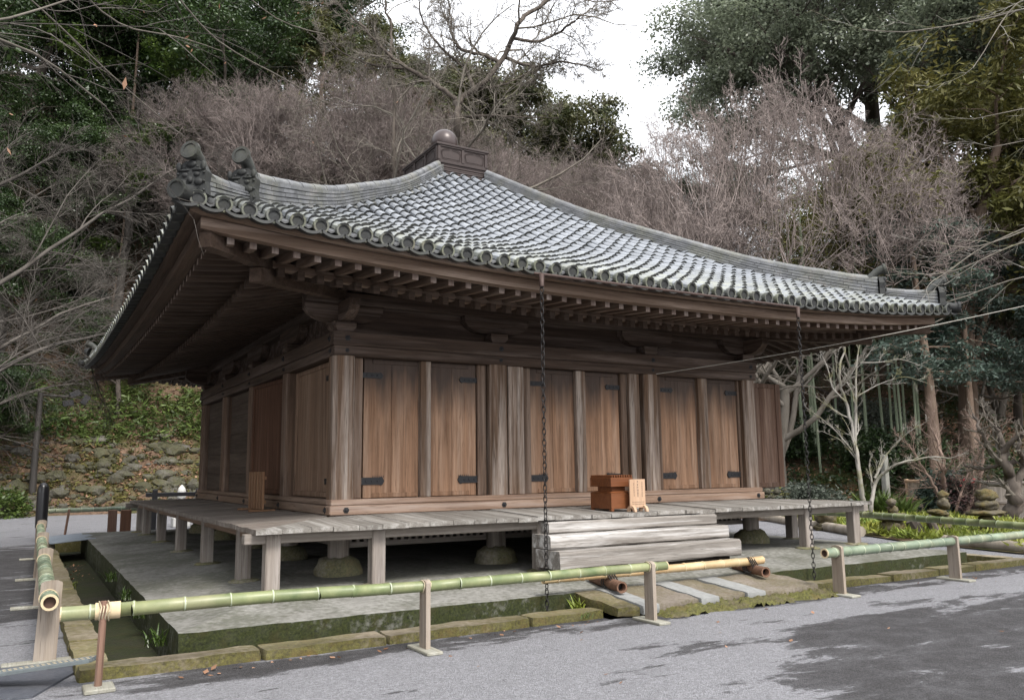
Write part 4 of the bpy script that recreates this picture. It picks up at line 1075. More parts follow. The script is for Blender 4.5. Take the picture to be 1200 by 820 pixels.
NEARR=[[[11.06,-4.86,5.66],[10.38,-3.85,5.22],[10.03,-3.61,5.05],[9.67,-3.37,4.86],[9.3,-3.12,4.47],[9.01,-3.03,4.34]],[[11.05,-4.82,5.17],[10.4,-3.82,5.02],[10.04,-3.52,4.84],[9.6,-3.09,4.54],[9.25,-2.86,4.52]],[[10.42,-4.62,5.27],[10.02,-4.03,5.09],[9.74,-3.69,4.92],[9.47,-3.42,4.83],[9.23,-3.2,4.86],[9.09,-3.16,5.0]],[[10.25,-5.51,8.53],[9.63,-4.58,8.56],[9.18,-4.14,8.43],[8.77,-3.81,8.41],[8.28,-3.38,8.33],[7.77,-2.97,8.47]],[[11.84,-4.13,4.42],[11.31,-3.31,4.68],[10.82,-2.65,4.37],[10.35,-2.12,4.19],[10.01,-1.82,4.02]],[[10.2,-5.38,8.16],[9.59,-4.62,8.82],[9.19,-4.38,8.24],[8.88,-4.31,7.76],[8.57,-4.26,7.42]],[[11.03,-4.78,7.2],[10.49,-4.0,7.32],[10.17,-3.74,7.21],[9.85,-3.48,7.16]],[[11.02,-4.75,6.77],[10.4,-3.99,6.7],[9.89,-3.55,6.61]]]# ------------------------------------------------------------------ things on and around the terrace
class Rings:
    def __init__(s): s.l=[]
    def build(s,name,mat,parent):
        for q in s.l: q.build('node_ring',mat,parent)
def bamboo(mb, nodes_mb, pts, r0, r1, seg, cutm=True):
    pts=np.array(pts,float); L=np.linalg.norm(np.diff(pts,axis=0),axis=1); cum=np.concatenate([[0],np.cumsum(L)]); T=cum[-1]
    ss=[0]; nd=[]; t=seg*.6
    while t<T-.05:
        nd.append(t); ss+= [t-.02,t-.006,t+.006,t+.02]; t+=seg*rng.uniform(.85,1.15)
    ss=np.array(sorted(set(ss+[T]))); P_=np.stack([np.interp(ss,cum,pts[:,k]) for k in range(3)],1)
    P_+=rng.normal(size=P_.shape)*.0015
    rr=np.interp(ss,[0,T],[r0,r1]); 
    for q in nd:
        k=np.argmin(abs(ss-q-.006)); rr[k]*=1.07; k=np.argmin(abs(ss-q+.006)); rr[k]*=1.07
    cut=[0]+[int(np.argmin(abs(ss-q))) for q in nd]+[len(ss)-1]
    for a_,b_ in zip(cut[:-1],cut[1:]):
        if b_>a_: mb.tube(P_[a_:b_+1],rr[a_:b_+1],14,True,False)
    for q in nd:
        c=np.array([np.interp(q,cum,pts[:,k]) for k in range(3)]); dr=(pts[-1]-pts[0])/np.linalg.norm(pts[-1]-pts[0]); rq=np.interp(q,[0,T],[r0,r1])
        nq=MB(); nodes_mb.l.append(nq); nq.tube([c-dr*.007,c,c+dr*.007],[rq*1.05,rq*1.1,rq*1.05],14,True,False)
    return P_[0],P_[-1],(P_[1]-P_[0]),(P_[-1]-P_[-2])
def cut_end(p,dr,r,parent,hollow=True):
    dr=np.array(dr); dr=dr/np.linalg.norm(dr); mb=MB()
    mb.lathe([(r*.72,-.002),(r*.72,.004),(r*1.01,.004),(r*1.01,-.006)],p,16,False,dr); o=mb.build('cut_end',M_cut,parent)
    mb=MB(); mb.lathe([(.001,-.05),(r*.72,-.05),(r*.72,.003)],p,14,False,dr); mb.build('hollow',M_inner,parent)
def plank_stand(root,x,y,zt,nx,wd,th,basel,basew,zb=GZ,lean=0,holer=None):
    """upright board whose face looks along nx ('x' or 'y')"""
    mb=MB(); n=10; h=zt-(zb+.03); pr=[(-wd/2,0),(wd/2,0),(wd/2*.96,h-.03)]+[(wd/2*.96*math.cos(t),h-.03+.03*math.sin(t)) for t in np.linspace(.3,np.pi-.3,5)]+[(-wd/2*.96,h-.03)]
    f=[]
    for s in (-1,1):
        for a,b in pr:
            f.append([x+s*th/2,y+a,zb+.03+b] if nx=='x' else [x+a+lean*b,y+s*th/2,zb+.03+b])
    k=len(pr); c0=np.mean(f[:k],0); c1=np.mean(f[k:],0)
    mb.add(f+[c0,c1],[[i,(i+1)%k,k+(i+1)%k,k+i] for i in range(k)],[[i,(i+1)%k,2*k] for i in range(k)]+[[k+i,k+(i+1)%k,2*k+1] for i in range(k)])
    st=mb.build('stand_board',M_plankpost,root)
    mb=MB()
    if nx=='x': mb.box(x-basew/2,x+basew/2,y-basel/2,y+basel/2,zb,zb+.03,.006)
    else: mb.box(x-basel/2,x+basel/2,y-basew/2,y+basew/2,zb,zb+.032,.006)
    mb.build('stand_base',M_base,st)
    return st
def tie(root,c,dr,r):
    mb=MB(); dr=np.array(dr,float); dr/=np.linalg.norm(dr)
    for o in (-.03,-.01,.012,.034):
        q=np.array(c)+dr*o; t=np.linspace(0,2*np.pi,12); a=np.cross(dr,[0,0,1]); b=np.cross(a,dr)
        mb.tube([q+(a*math.cos(k)+b*math.sin(k))*(r+.006)+dr*.006*math.sin(3*k) for k in t],.006,5,True,False)
    mb.build('straw_tie',M_tie,root)

# front left barrier
t=thing('bamboo_barrier','long green bamboo rail on two board stands and a thin stick along the front ditch','barrier',(-.4,-3.65,GZ))
def loc(o):     # children are modelled in world coordinates
    inv=Matrix.Translation(-Vector(o.location))
    for c in o.children:
        if c.type=='MESH' and not c.get('_l'):
            c.data.transform(inv) if c.data.users==1 else None
            c['_l']=1
            for g in c.children:
                if g.type=='MESH': g.data.transform(inv)
                for g2 in g.children: g2.data.transform(inv)
    for c in o.children:
        if '_l' in c: del c['_l']
mb=MB(); nm=Rings(); e=bamboo(mb,nm,[(-3.40,-3.45,.285),(-1.93,-3.55,.30),(-.38,-3.655,.282),(2.5,-3.71,.283)],.056,.046,.34)
p=mb.build('bamboo_rail',M_bam,t); nm.build('node_rings',M_node,p); cut_end(e[0],-e[2],.056,p); cut_end(e[1],e[3],.046,p)
for x,y in ((-.40,-3.66),(2.27,-3.705)):
    plank_stand(t,x,y,.345,'x',.15,.045,.46,.16); tie(t,(x,y,.283),(1,-.03,0),.052)
mb=MB(); mb.tube([(-3.115,-3.53,GZ+.03),(-3.105,-3.525,.37)],[.028,.026],6,False,True); q=mb.build('stick_post',M_stick,t)
mb=MB(); mb.box(-3.22,-3.00,-3.66,-3.42,GZ,GZ+.035,.008); mb.build('stand_base',M_base,q)
mb=MB(); mb.tube([(-3.16,-3.465,.287),(-2.98,-3.478,.289)],[.066,.066],14,True,True); mb.build('bamboo_sleeve',M_cut,p)
tie(t,(-3.1,-3.49,.287),(1,0,0),.07); loc(t)
# left barrier
t=thing('bamboo_barrier','thick green bamboo rail through tall boards, running back along the left ditch','barrier',(-3.4,2,GZ))
mb=MB(); nm=Rings(); e=bamboo(mb,nm,[(-3.45,-2.52,.262),(-3.40,3,.30),(-3.33,8.4,.335)],.07,.062,.30)
p=mb.build('bamboo_rail',M_bam2,t); nm.build('node_rings',M_node,p); cut_end(e[0],-e[2],.07,p)
for x,y,zt in ((-3.45,-2.25,.42),(-3.415,1.35,.44),(-3.38,4.6,.45),(-3.33,8.3,.47)):
    s=plank_stand(t,x,y,zt,'y',.18 if y<0 else .17,.035,.66,.13,lean=.03)
    q=MB(); q.lathe([(.072,0),(.079,0),(.079,-.012)],(x,y-.02,.265+(y+2.5)*.0068),18,False,(0,-1,0)); q.build('hole_rim',M_cut,s)
loc(t)
# right barrier, near
t=thing('bamboo_barrier','bluish green bamboo rail with cut open end, on two board stands right of the steps','barrier',(7,-3.63,GZ))
mb=MB(); nm=Rings(); e=bamboo(mb,nm,[(5.22,-3.63,.245),(7.9,-3.63,.25),(13.5,-3.65,.27)],.062,.055,.30)
p=mb.build('bamboo_rail',M_bam2,t); nm.build('node_rings',M_node,p); cut_end(e[0],-e[2],.062,p)
for x in (5.47,8.0): plank_stand(t,x,-3.63,.335,'x',.17,.045,.5,.17)
loc(t)
t=thing('bamboo_barrier','dark green bamboo rail in the garden side yard, before the stacked round stones','barrier',(12,0,GZ))
mb=MB(); nm=Rings(); e=bamboo(mb,nm,[(12.3,6.5,.3),(12.25,1,.29),(11.3,-2.9,.285),(10.9,-4.6,.285)],.07,.064,.32)
p=mb.build('bamboo_rail',M_bam,t); nm.build('node_rings',M_node,p)
for x,y in ((12.3,6.3),(10.95,-4.4)): plank_stand(t,x,y,.37,'x',.16,.045,.5,.15)
loc(t)
# far barrier behind the terrace, left
t=thing('bamboo_barrier','dark green bamboo rail on short brown timber posts, crossing the path behind the terrace','barrier',(-1.5,14.4,GZ))
mb=MB(); nm=Rings(); e=bamboo(mb,nm,[(-3.05,14.3,.415),(-1.1,14.3,.42)],.06,.06,.3); e2=bamboo(mb,nm,[(-1.35,14.45,.40),(2.6,14.5,.40)],.06,.06,.3)
p=mb.build('bamboo_rail',M_bam2,t); nm.build('node_rings',M_node,p); cut_end(e[1],e[3]*np.array([1,1,1])+np.array([0,-.2,0]),.062,p)
for x,y,w in ((-1.52,14.2,.11),(-1.22,13.9,.13)):
    mb=MB(); mb.box(x-w,x+w,y-.08,y+.08,GZ,.40,.02); mb.build('timber_post',M_red if w>.12 else M_stick,t)
mb=MB(); mb.tube([(-2.66,13.9,GZ),(-2.58,13.95,.46)],.03,6,False,True); mb.build('stick_post',M_stick,t)
mb=MB(); mb.box(2.3,2.5,14.4,14.6,GZ,.42,.02); mb.build('timber_post',M_stick,t); loc(t)

# tan bamboo on two old pipes
t=thing('bamboo_pole','tan dried bamboo pole lying across two pipe ends before the steps','bamboo pole',(3.5,-2.6,0))
mb=MB(); nm=Rings(); e=bamboo(mb,nm,[(1.55,-2.66,.088),(5.19,-2.60,.075)],.046,.055,.33); p=mb.build('culm',M_bamt,t); nm.build('node_rings',M_cut,p); loc(t)
for (a_,b_,lb,rp) in (((2.66,-2.1,-.02),(2.47,-2.95,-.035),'rusty pipe stub under the left end of the tan bamboo',0),((5.12,-2.15,-.025),(4.93,-2.90,-.04),'rusty pipe stub roped to the right end of the tan bamboo',1)):
    t=thing('pipe_stub',lb,'pipe',a_,'pipe stubs under the tan bamboo pole'); a_=np.array(a_); b_=np.array(b_); dr=(b_-a_)/np.linalg.norm(b_-a_)
    mb=MB(); mb.tube([a_,b_-dr*.02,b_],[.066,.066,.07],16,True,False); mb.lathe([(.068,0),(.05,0),(.05,-.2),(.001,-.2)],b_,16,False,dr); mb.build('pipe',M_rust,t)
    mb=MB(); mb.lathe([(.001,-.1),(.052,-.1),(.052,-.004)],b_,14,False,dr); mb.build('pipe_bore',M_black,t); loc(t)
    c=np.array([4.96,-2.6,.03]) if rp else np.array([2.53,-2.63,.03])
    r_=thing('rope','black rope binding %s'%('tan bamboo to the right pipe' if rp else 'tan bamboo to the left pipe'),'rope',c,'black ropes on the bamboo pole')
    mb=MB()
    for o in (-.05,-.02,.015,.05):
        q=np.linspace(0,2*np.pi,14); mb.tube([[o+.03*math.sin(k*2),.085*math.cos(k)-.0,.1*math.sin(k)] for k in q],.009,5,True,False)
    mb.build('rope_loops',M_rope,r_)

# rain chains
def chain(x,lab):
    y=-2.66; zt=3.70; zb=-.5; t=thing('rain_chain',lab,'rain chain',(x,y,zb),'rain chains under the front eave')
    mb=MB(); z_=zt-.12; k=0; a=np.linspace(0,2*np.pi,11)
    while z_>zb+.02:
        l=.047; w=.022; tw=k*np.pi/2+.5+rng.normal()*.15
        pts=[[w*math.cos(q)*math.cos(tw),w*math.cos(q)*math.sin(tw),z_-zb+l*math.sin(q)] for q in a]
        mb.tube(pts,.006,5,True,False); z_-=.066; k+=1
    mb.build('chain_links',M_chain,t)
    q=MB(); q.lathe([(.03,0),(.034,.16),(.02,.16)],(0,0,zt-zb-.14),10,True); q.build('gutter_spout',M_cop,t)
chain(1.60,'black link chain hanging left of the wooden steps'); chain(6.16,'black link chain hanging right of the wooden steps')

# flagstones bridging the ditch
XB=[2.05,2.38,2.63,3.28,3.58,4.03,4.36,5.38]
LB=['mossy stone slab at the left end of the ditch crossing','smooth pale stone slab next to the mossy end slab','rough brown slab before the middle of the steps','smooth pale slab in the middle of the ditch crossing','rough brown slab right of the middle pale slab','smooth pale slab nearest the right pipe stub','wide rough brown slab at the right end of the crossing']
for k in range(7):
    sm_=k in (1,3,5); x0,x1=XB[k]+.006,XB[k+1]-.006; yf=-3.36-(.05 if sm_ else 0)-rng.uniform(0,.04)
    t=MB(); n=6; dz=.012 if sm_ else 0
    zb_=-.10+dz; zf_=-.185+dz
    P8=[[x0,yf,zf_-.1],[x1,yf,zf_-.1],[x1,-2.5,zb_-.1],[x0,-2.5,zb_-.1],[x0,yf,zf_],[x1,yf,zf_],[x1,-2.5,zb_],[x0,-2.5,zb_]]
    A_=np.array(P8); ux=A_[5]-A_[4]; uy=A_[7]-A_[4]; lx,ly=np.linalg.norm(ux),np.linalg.norm(uy); ux/=lx; uy/=ly
    t.rough(A_.mean(0),(lx/2,ly/2,.05),np.array([ux,uy,np.cross(ux,uy)]),(8,16,3),.003 if sm_ else .008,.3); o=t.build('stone_slab',M_flag if sm_ else (M_kerb if k==0 else M_flagb)); tag(o,LB[k],'stone slab','slabs bridging the ditch')
mb=MB()
mb.box(2.0,5.4,-3.33,-2.56,-.5,-.30); o=mb.build('culvert_block',M_found); tag(o,'stone block carrying the slabs across the ditch','stone block')
mb=MB(); nx,ny=90,14; U=np.linspace(2.55,5.75,nx); Vv=np.linspace(-3.30,-3.68,ny); A,B=np.meshgrid(U,Vv)
edge=np.clip((B+3.68+.05*np.sin(A*5)+.04*np.sin(A*13))/.22,0,1)*np.clip((A-2.55)/.3,0,1)*np.clip((5.75-A)/.4,0,1)
Z=GZ-.01+edge**.7*.075+rng.normal(size=A.shape)*.016*(edge>0)
i=np.arange(ny-1)[:,None]*nx+np.arange(nx-1)[None]; mb.add(np.stack([A,B,Z],-1).reshape(-1,3),np.stack([i,i+1,i+nx+1,i+nx],-1).reshape(-1,4),smooth=True)
M_moss=stone('moss',(.075,.06,.038),(.14,.12,.075),(.08,.082,.02),.5,5,bstr=1,bdist=.03)
kind(mb.build('moss_bank',M_moss),'stuff')

# steel plate over the left ditch
t=MB(); t.hexa([[-3.12,9.3,-.09],[-2.2,9.9,-.065],[-2.2,12.1,-.06],[-3.12,11.6,-.09],[-3.12,9.3,-.075],[-2.2,9.9,-.05],[-2.2,12.1,-.045],[-3.12,11.6,-.075]])
o=t.build('steel_plate',M_plate); tag(o,'blue grey steel plate laid across the far left ditch','steel plate')
# ribbed strip and dark slab at the near left corner
t=thing('ribbed_strip','grey ribbed drain strip tied to the thin stick at the near left corner','ribbed strip',(-3.6,-3.2,GZ))
a_=np.array([-3.14,-3.43,-.085]); b_=np.array([-4.25,-2.72,-.27]); dr=(b_-a_)/np.linalg.norm(b_-a_); sdv=np.cross([0,0,1],dr); sdv/=np.linalg.norm(sdv); nrm=np.cross(dr,sdv)
mb=MB(); mb.obox((a_+b_)/2,(np.linalg.norm(b_-a_)/2,.085,.008),np.array([dr,sdv,nrm]),.002)
for o_ in (-.078,-.03,.03,.078): mb.obox((a_+b_)/2+sdv*o_+nrm*.012,(np.linalg.norm(b_-a_)/2,.008,.008),np.array([dr,sdv,nrm]),.002)
p=mb.build('strip_body',plain('grey_plastic',(.13,.15,.155),.6),t)
mb=MB(); L=np.linalg.norm(b_-a_)
for q in np.arange(.03,L,.045):
    for o_ in (-.03,.03): mb.obox(a_+dr*q+sdv*o_+nrm*.021,(.012,.003,.0015),np.array([dr,sdv,nrm]),.0005)
mb.build('slots',M_cut,p); loc(t)
t=MB(); pr=[(-3.95,-2.35),(-3.4,-2.05),(-3.10,-2.36),(-3.12,-2.6),(-3.3,-2.95),(-3.55,-3.5),(-4.1,-3.5)]
f=[[x,y,GZ-.01] for x,y in pr]+[[x,y,GZ+.018] for x,y in pr]; n=len(pr); c=[np.mean(f[n:],0)]
t.add(f+c,[[k,(k+1)%n,n+(k+1)%n,n+k] for k in range(n)],[[n+k,n+(k+1)%n,2*n] for k in range(n)])
o=t.build('dark_slab',stone('slate',(.055,.06,.075),(.1,.105,.12),None,0,3,rough=.6)); tag(o,'dark slate slab flat on the gravel beneath the ribbed strip','stone slab')
# black capped post and lamp post, left rear
t=thing('capped_post','thick post under a round topped black plastic cover, far left','post',(-3.22,13.2,GZ))
mb=MB(); mb.lathe([(.135,.35),(.14,1.2),(.13,1.34),(.09,1.43),(.03,1.465),(.001,1.47)],(0,0,0),16,True); mb.build('plastic_cover',M_black,t)
mb=MB(); mb.lathe([(.11,0),(.11,.4)],(0,0,0),12,True); mb.build('post_shaft',M_stick,t)
t=thing('lamp_post','tall thin dark lamp post with floodlights, before the rubble wall','lamp post',(-3.27,29.6,GZ))
mb=MB(); mb.tube([(0,0,0),(.0,0,2.6),(.05,0,5.15)],[.15,.13,.11],10,True,True); mb.build('pole',M_pole,t)
mb=MB(); mb.tube([(.05,0,5.05),(.9,-.1,5.0),(1.6,-.2,5.05)],.05,6,True,True); q=mb.build('arm',M_pole,t)
for x,y,z_,a in ((1.35,-.2,5.1,.5),(1.75,-.25,4.85,1.0),(1.1,-.15,4.7,.2)):
    mb=MB(); mb.obox((x,y,z_),(.22,.14,.13),np.array(Matrix.Rotation(a,3,'Y')),.02); h=mb.build('floodlight',M_black,t); 
t=thing('stone_pagoda','small white stone pagoda behind the veranda, left','stone pagoda',(.66,17,GZ))
mb=MB(); mb.box(-.25,.25,-.25,.25,0,.3,.02); mb.lathe([(.2,.3),(.24,.45),(.2,.6)],(0,0,0),12,True); mb.lathe([(.32,.6),(.34,.66),(.14,.86),(.1,.88)],(0,0,0),4,False); mb.lathe([(.1,.88),(.15,.95),(.1,1.02),(.13,1.1),(.1,1.2),(.01,1.3)],(0,0,0),12,True); mb.build('pagoda_stones',M_white,t)
t=thing('low_black_fence','low black rail on a black post behind the veranda, beside the white pagoda','fence',(.2,15.6,GZ))
mb=MB(); mb.box(-.75,.8,-.03,.03,.98,1.1,.01); mb.build('rail',M_black,t)
for x in (-.5,.7):
    mb=MB(); mb.box(x-.07,x+.07,-.07,.07,0,1.2,.015); mb.build('post',M_black,t)

# offertory box with its notice board
t=thing('offertory_box','orange brown offertory box with slatted top, on the veranda above the steps','offertory box',(3.80,-1.05,.745))
mb=MB(); W_,D_=.20,.255
mb.box(-W_,W_,-D_,D_,.03,.26,.006)
for sx in (-1,1):
    for sy in (-1,1): mb.box(sx*W_-.05*(sx>0)-.0,sx*W_+.05*(sx<0),sy*D_-.06*(sy>0),sy*D_+.06*(sy<0),0,.032,.004)
mb.build('box_base',M_box,t)
mb=MB(); mb.box(-W_+.075,W_-.075,-D_+.085,D_-.085,.262,.346,.004); mb.hexa([[-W_,-D_,.262],[W_,-D_,.262],[W_,D_,.262],[-W_,D_,.262],[-W_+.06,-D_+.06,.285],[W_-.06,-D_+.06,.285],[W_-.06,D_-.06,.285],[-W_+.06,D_-.06,.285]]); mb.build('box_neck',M_box,t)
mb=MB()
for (x0,x1,y0,y1) in ((-W_,W_,-D_,-D_+.025),(-W_,W_,D_-.025,D_),(-W_,-W_+.025,-D_+.026,D_-.026),(W_-.025,W_,-D_+.026,D_-.026)): mb.box(x0,x1,y0,y1,.347,.48,.004)
u_=mb.build('box_tray',M_box,t)
mb=MB()
for x in np.linspace(-W_+.025,W_-.025,9): mb.box(x-.011,x+.011,-D_-.004,D_+.004,.478,.515,.004)
mb.build('slats',M_box,u_)
mb=MB(); mb.box(-W_+.03,W_-.03,-D_+.03,D_-.03,.36,.37); mb.build('tray_floor',M_black,u_)
t=thing('notice_board','pale wooden notice board on curved feet, leaning by the offertory box','notice board',(4.0,-1.40,.735),rz=R(4))
mb=MB(); mb.box(-.15,.15,-.012,.012,.055,.46,.004); mb.build('board',M_boxp,t)
for x in (-.115,.115):
    mb=MB(); a=np.linspace(0,np.pi,12); pr=[(.085*math.cos(k),.09*math.sin(k)) for k in a]; pi_=[(.045*math.cos(k),.05*math.sin(k)) for k in a]
    V=[[x+s,p[0],p[1]] for s in (-.022,.022) for p in pr+pi_]; n=len(pr); Q=[]
    for s in (0,2*n):
        Q+=[[s+k,s+k+1,s+n+k+1,s+n+k] for k in range(n-1)]
    Q+=[[k,k+1,2*n+k+1,2*n+k] for k in range(n-1)]+[[n+k,n+k+1,3*n+k+1,3*n+k] for k in range(n-1)]
    mb.add(V,Q); mb.build('curved_foot',M_boxp,t)
def strokes(pts,mb,cx,cz,s,y=-.0135):
    for (x0,z0,x1,z1) in pts:
        p=np.array([x0,z0]); q=np.array([x1,z1]); dd=q-p; L=np.linalg.norm(dd); nn=np.array([-dd[1],dd[0]])/L*.07
        c=[p-nn,q-nn,q+nn,p+nn]; mb.add([[cx+v[0]*s,y,cz+v[1]*s] for v in c],[[0,1,2,3]])
GL=[[(-.4,.3,.4,.3),(0,.5,0,-.5),(-.4,-.1,.4,-.1),(-.35,-.45,.35,-.45)],[(-.4,.4,-.4,-.4),(-.4,.4,.4,.4),(.4,.4,.4,-.45),(-.4,0,.4,0),(-.4,-.4,.4,-.4)],[(-.45,.2,.45,.2),(0,.5,-.05,.2),(0,.2,-.4,-.5),(0,.1,.4,-.5)],[(-.3,.5,-.45,0),(-.1,.3,.45,.3),(.15,.5,.15,-.5),(-.1,0,.4,0),(-.35,.1,-.35,-.5)],[(-.4,.4,.4,.4),(-.4,.1,.4,.1),(-.4,-.2,.4,-.2),(0,.4,0,-.5),(-.45,-.5,.45,-.5)]]
mb=MB()
for col,(x,s,nch,z0) in enumerate(((.085,.02,8,.41),(.0,.03,6,.425),(-.075,.018,8,.40))):
    for k in range(nch): strokes(GL[(k*3+col*2)%5],mb,x,z0-k*s*1.35,s)
for z_ in (.135,.105):
    for x in np.arange(-.11,.115,.014): strokes(GL[int(abs(x*1000))%5],mb,x,z_,.011)
mb.build('lettering',M_ink,t)
# slatted rack on the left veranda
t=thing('slatted_rack','low brown slatted rack standing on the left veranda','rack',(-.52,2.45,.765))
for k,y in enumerate(np.linspace(-.42,.42,6)):
    mb=MB(); mb.box(-.015,.015,y-.035,y+.035,.03,.60,.005); mb.build('slat',M_rack,t)
mb=MB(); mb.box(.016,.04,-.46,.46,.12,.17,.004); mb.box(.016,.04,-.46,.46,.48,.53,.004); mb.build('cross_rail',M_rack,t)
for y in (-.38,.38):
    mb=MB(); mb.box(-.2,.2,y-.03,y+.03,0,.03,.004); mb.build('foot',M_rack,t)
# cable from the front wall out to the right
mb=MB(); a_=np.array([5.45,-.22,2.93]); b_=np.array([12.2,-5.0,4.42]); tt=np.linspace(0,1,24)[:,None]; pp=a_*(1-tt)+b_*tt; pp[:,2]-=.45*(tt*(1-tt))[:,0]
mb.tube(pp,.007,5,True,True); o=mb.build('cable',M_wire); tag(o,'thin pale cable strung from the front wall out past the right eave','cable')

# ------------------------------------------------------------------ garden, right
bp=[(15.9,7.5),(15.7,6.3),(14.0,3.0),(12.8,.4),(12.2,-2.2),(12.6,-6),(22,-8),(30,0),(31,9),(26,16),(18,15)]
mb=MB(); c=np.mean(bp,0); n=len(bp); mb.add([[x,y,GZ+.03] for x,y in bp]+[[c[0],c[1],GZ+.06]],None,[[k,(k+1)%n,n] for k in range(n)]); kind(mb.build('garden_soil',M_hill),'structure')
def inpoly(x,y,poly):
    r_=np.zeros(len(x),bool); j=len(poly)-1
    for i in range(len(poly)):
        (xi,yi),(xj,yj)=poly[i],poly[j]
        r_^=((yi>y)!=(yj>y))&(x<(xj-xi)*(y-yi)/(yj-yi+1e-12)+xi); j=i
    return r_
def scatter(n,poly):
    P_=np.array(poly); out=[]; lo,hi=P_.min(0),P_.max(0)
    q=rng.uniform(lo,hi,(n*3,2)); q=q[inpoly(q[:,0],q[:,1],poly)]; return q[:n]
gp=[(15.7,6.1),(14.0,2.8),(12.9,.3),(12.4,-2.5),(13,-4),(17.5,-1),(19.5,2.5),(20.5,5.5),(17.5,7.5)]
q=scatter(2300,gp); mb=MB()
pos=np.repeat(q,9,0)+rng.normal(size=(len(q)*9,2))*.06; zz_=GZ+.04+rng.uniform(0,.12,len(pos))
mb.leaves(np.column_stack([pos,zz_]),.19,.042,rng,.55,out=np.array([0,0,.75])); kind(mb.build('ground_cover',M_yel),'stuff')
def stackstones(lab,x,y,sizes):
    t=thing('stone_stack',lab,'stone stack',(x,y,GZ),'stacks of weathered stones'); z_=0
    for (rx,rz_) in sizes:
        mb=MB(); rx*=.8; rz_*=.86; mb.rock((rng.normal()*.03,rng.normal()*.03,z_+rz_*.9),(rx,rx*rng.uniform(.85,1.1),rz_),rng,.3,2); mb.build('stone',M_stack,t); z_+=rz_*1.75
stackstones('stack of brown stones with a fat round base, left of the others',13.9,1.5,[(.33,.24),(.38,.11),(.16,.13),(.13,.1)])
stackstones('stack of stones with a small mossy ball on top, behind the near rail stand',14.9,.85,[(.28,.2),(.2,.12),(.34,.08),(.17,.16),(.15,.13)])
stackstones('wide flat stone stack topped by a mossy drum, in front of the gnarled tree',14.6,-.35,[(.42,.18),(.2,.16),(.62,.09),(.3,.14),(.26,.15)])
stackstones('low pair of grey stones by the garden edge log',14.3,3.7,[(.36,.12),(.3,.19)])
t=thing('cut_stump','two dark slanting stump pieces among yellow green leaves','stump',(13.7,.62,GZ))
for dx,dy,rr,h,l in ((0,0,.15,.42,-.12),(.12,-.34,.1,.52,-.16)):
    mb=MB(); mb.tube([(dx,dy,0),(dx+l*.5,dy+.1,h*.6),(dx+l,dy+.16,h)],[rr,rr*.95,rr*.9],9,False,True); mb.build('stump_piece',M_barkD,t)
for lab,a_,b_,rr in (('pale log edging the garden path behind the veranda',(17.2,9.4,GZ+.1),(13.3,1.9,GZ+.1),.13),('short mossy log edging the gravel at the right',(12.75,-.5,GZ+.1),(12.3,-3.2,GZ+.08),.13)):
    mb=MB(); tt=np.linspace(0,1,12)[:,None]; pp=np.array(a_)*(1-tt)+np.array(b_)*tt; pp+=rng.normal(size=pp.shape)*.012; mb.tube(pp-np.array(a_),rr,9,True,True); o=mb.build('edging_log',M_log); o.location=a_; tag(o,lab,'log','logs edging the garden')
# bamboo fences
def slat_fence(lab,p,q,h,mat,matr,w=.05,gap=.012,board=False):
    p=np.array(p,float); q=np.array(q,float); L=np.linalg.norm(q-p); dr=(q-p)/L; t=thing('garden_fence',lab,'fence',(p[0],p[1],GZ))
    n=int(L/(w+gap)); M=np.array([[dr[0],dr[1],0],[-dr[1],dr[0],0],[0,0,1.]]); mb=MB()
    for k in range(n):
        c=dr*(k+.5)*(w+gap); hh=h*rng.uniform(.95,1.0); mb.obox((c[0],c[1],hh/2+.05),(w/2,.012,hh/2),M,.006)
    mb.build('pales',mat,t)
    for z_ in (h+.06,h*.5):
        r_=MB(); c=dr*L/2+np.array([M[1][0],M[1][1]])*-.03; r_.obox((c[0],c[1],z_),(L/2+.06,.035,.045),M,.02); r_.build('rail',matr,t)
    for e in (0,1):
        r_=MB(); c=dr*L*e; r_.obox((c[0],c[1],h/2+.06),(.05,.05,h/2+.06),M,.01); r_.build('post',matr,t)
M_pale=wood('pale_board','z',(.68,.61,.55),(.5,.44,.38),(.78,.73,.68),.5); M_bpale=wood('bamboo_pale','z',(.38,.32,.25),(.22,.18,.13),(.5,.45,.37),.5)
M_brail=plain('fence_rail',(.42,.29,.19),.8)
slat_fence('brown bamboo fence beside the dark shrub',at(55.8,31.8),at(57.6,30.2),1.05,M_bpale,M_brail)
slat_fence('white painted board fence at the right edge behind the gnarled tree',at(59.4,29.6),at(63.6,27.0),1.05,M_pale,wood('fence_post_pale','z',(.55,.48,.42),(.4,.34,.3),(.6,.55,.5),.4),.16,.006)
x,y=at(54.6,31.5); t=thing('white_post','square whitish post standing in the garden behind the strap leaf clump','post',(x,y,GZ))
mb=MB(); mb.box(-.1,.1,-.1,.1,0,2.0,.02); mb.build('post_shaft',bark('lichen_bark',(.12,.12,.10),(.3,.3,.275),6),t)
# rubble retaining wall, left rear
mb=MB(); k=0
for k in range(720):
    az=rng.uniform(-7,17); s=rng.uniform(.05,4.3)**1.0; d0=np.interp(az,AZK,D0K)+s; x,y=at(az,d0); rr=rng.choice([.08,.12,.17,.24,.3],p=[.25,.3,.25,.13,.07])*rng.uniform(.8,1.2)
    mb.rock((x,y,float(hill(x,y))-rr*.1),(rr*1.3,rr*1.1,rr*.8),rng,.3,1 if rr>.15 else 0)
o=mb.build('stone_wall',M_rock); tag(o,'rough sloping rubble stone wall at the foot of the left hillside','stone wall')

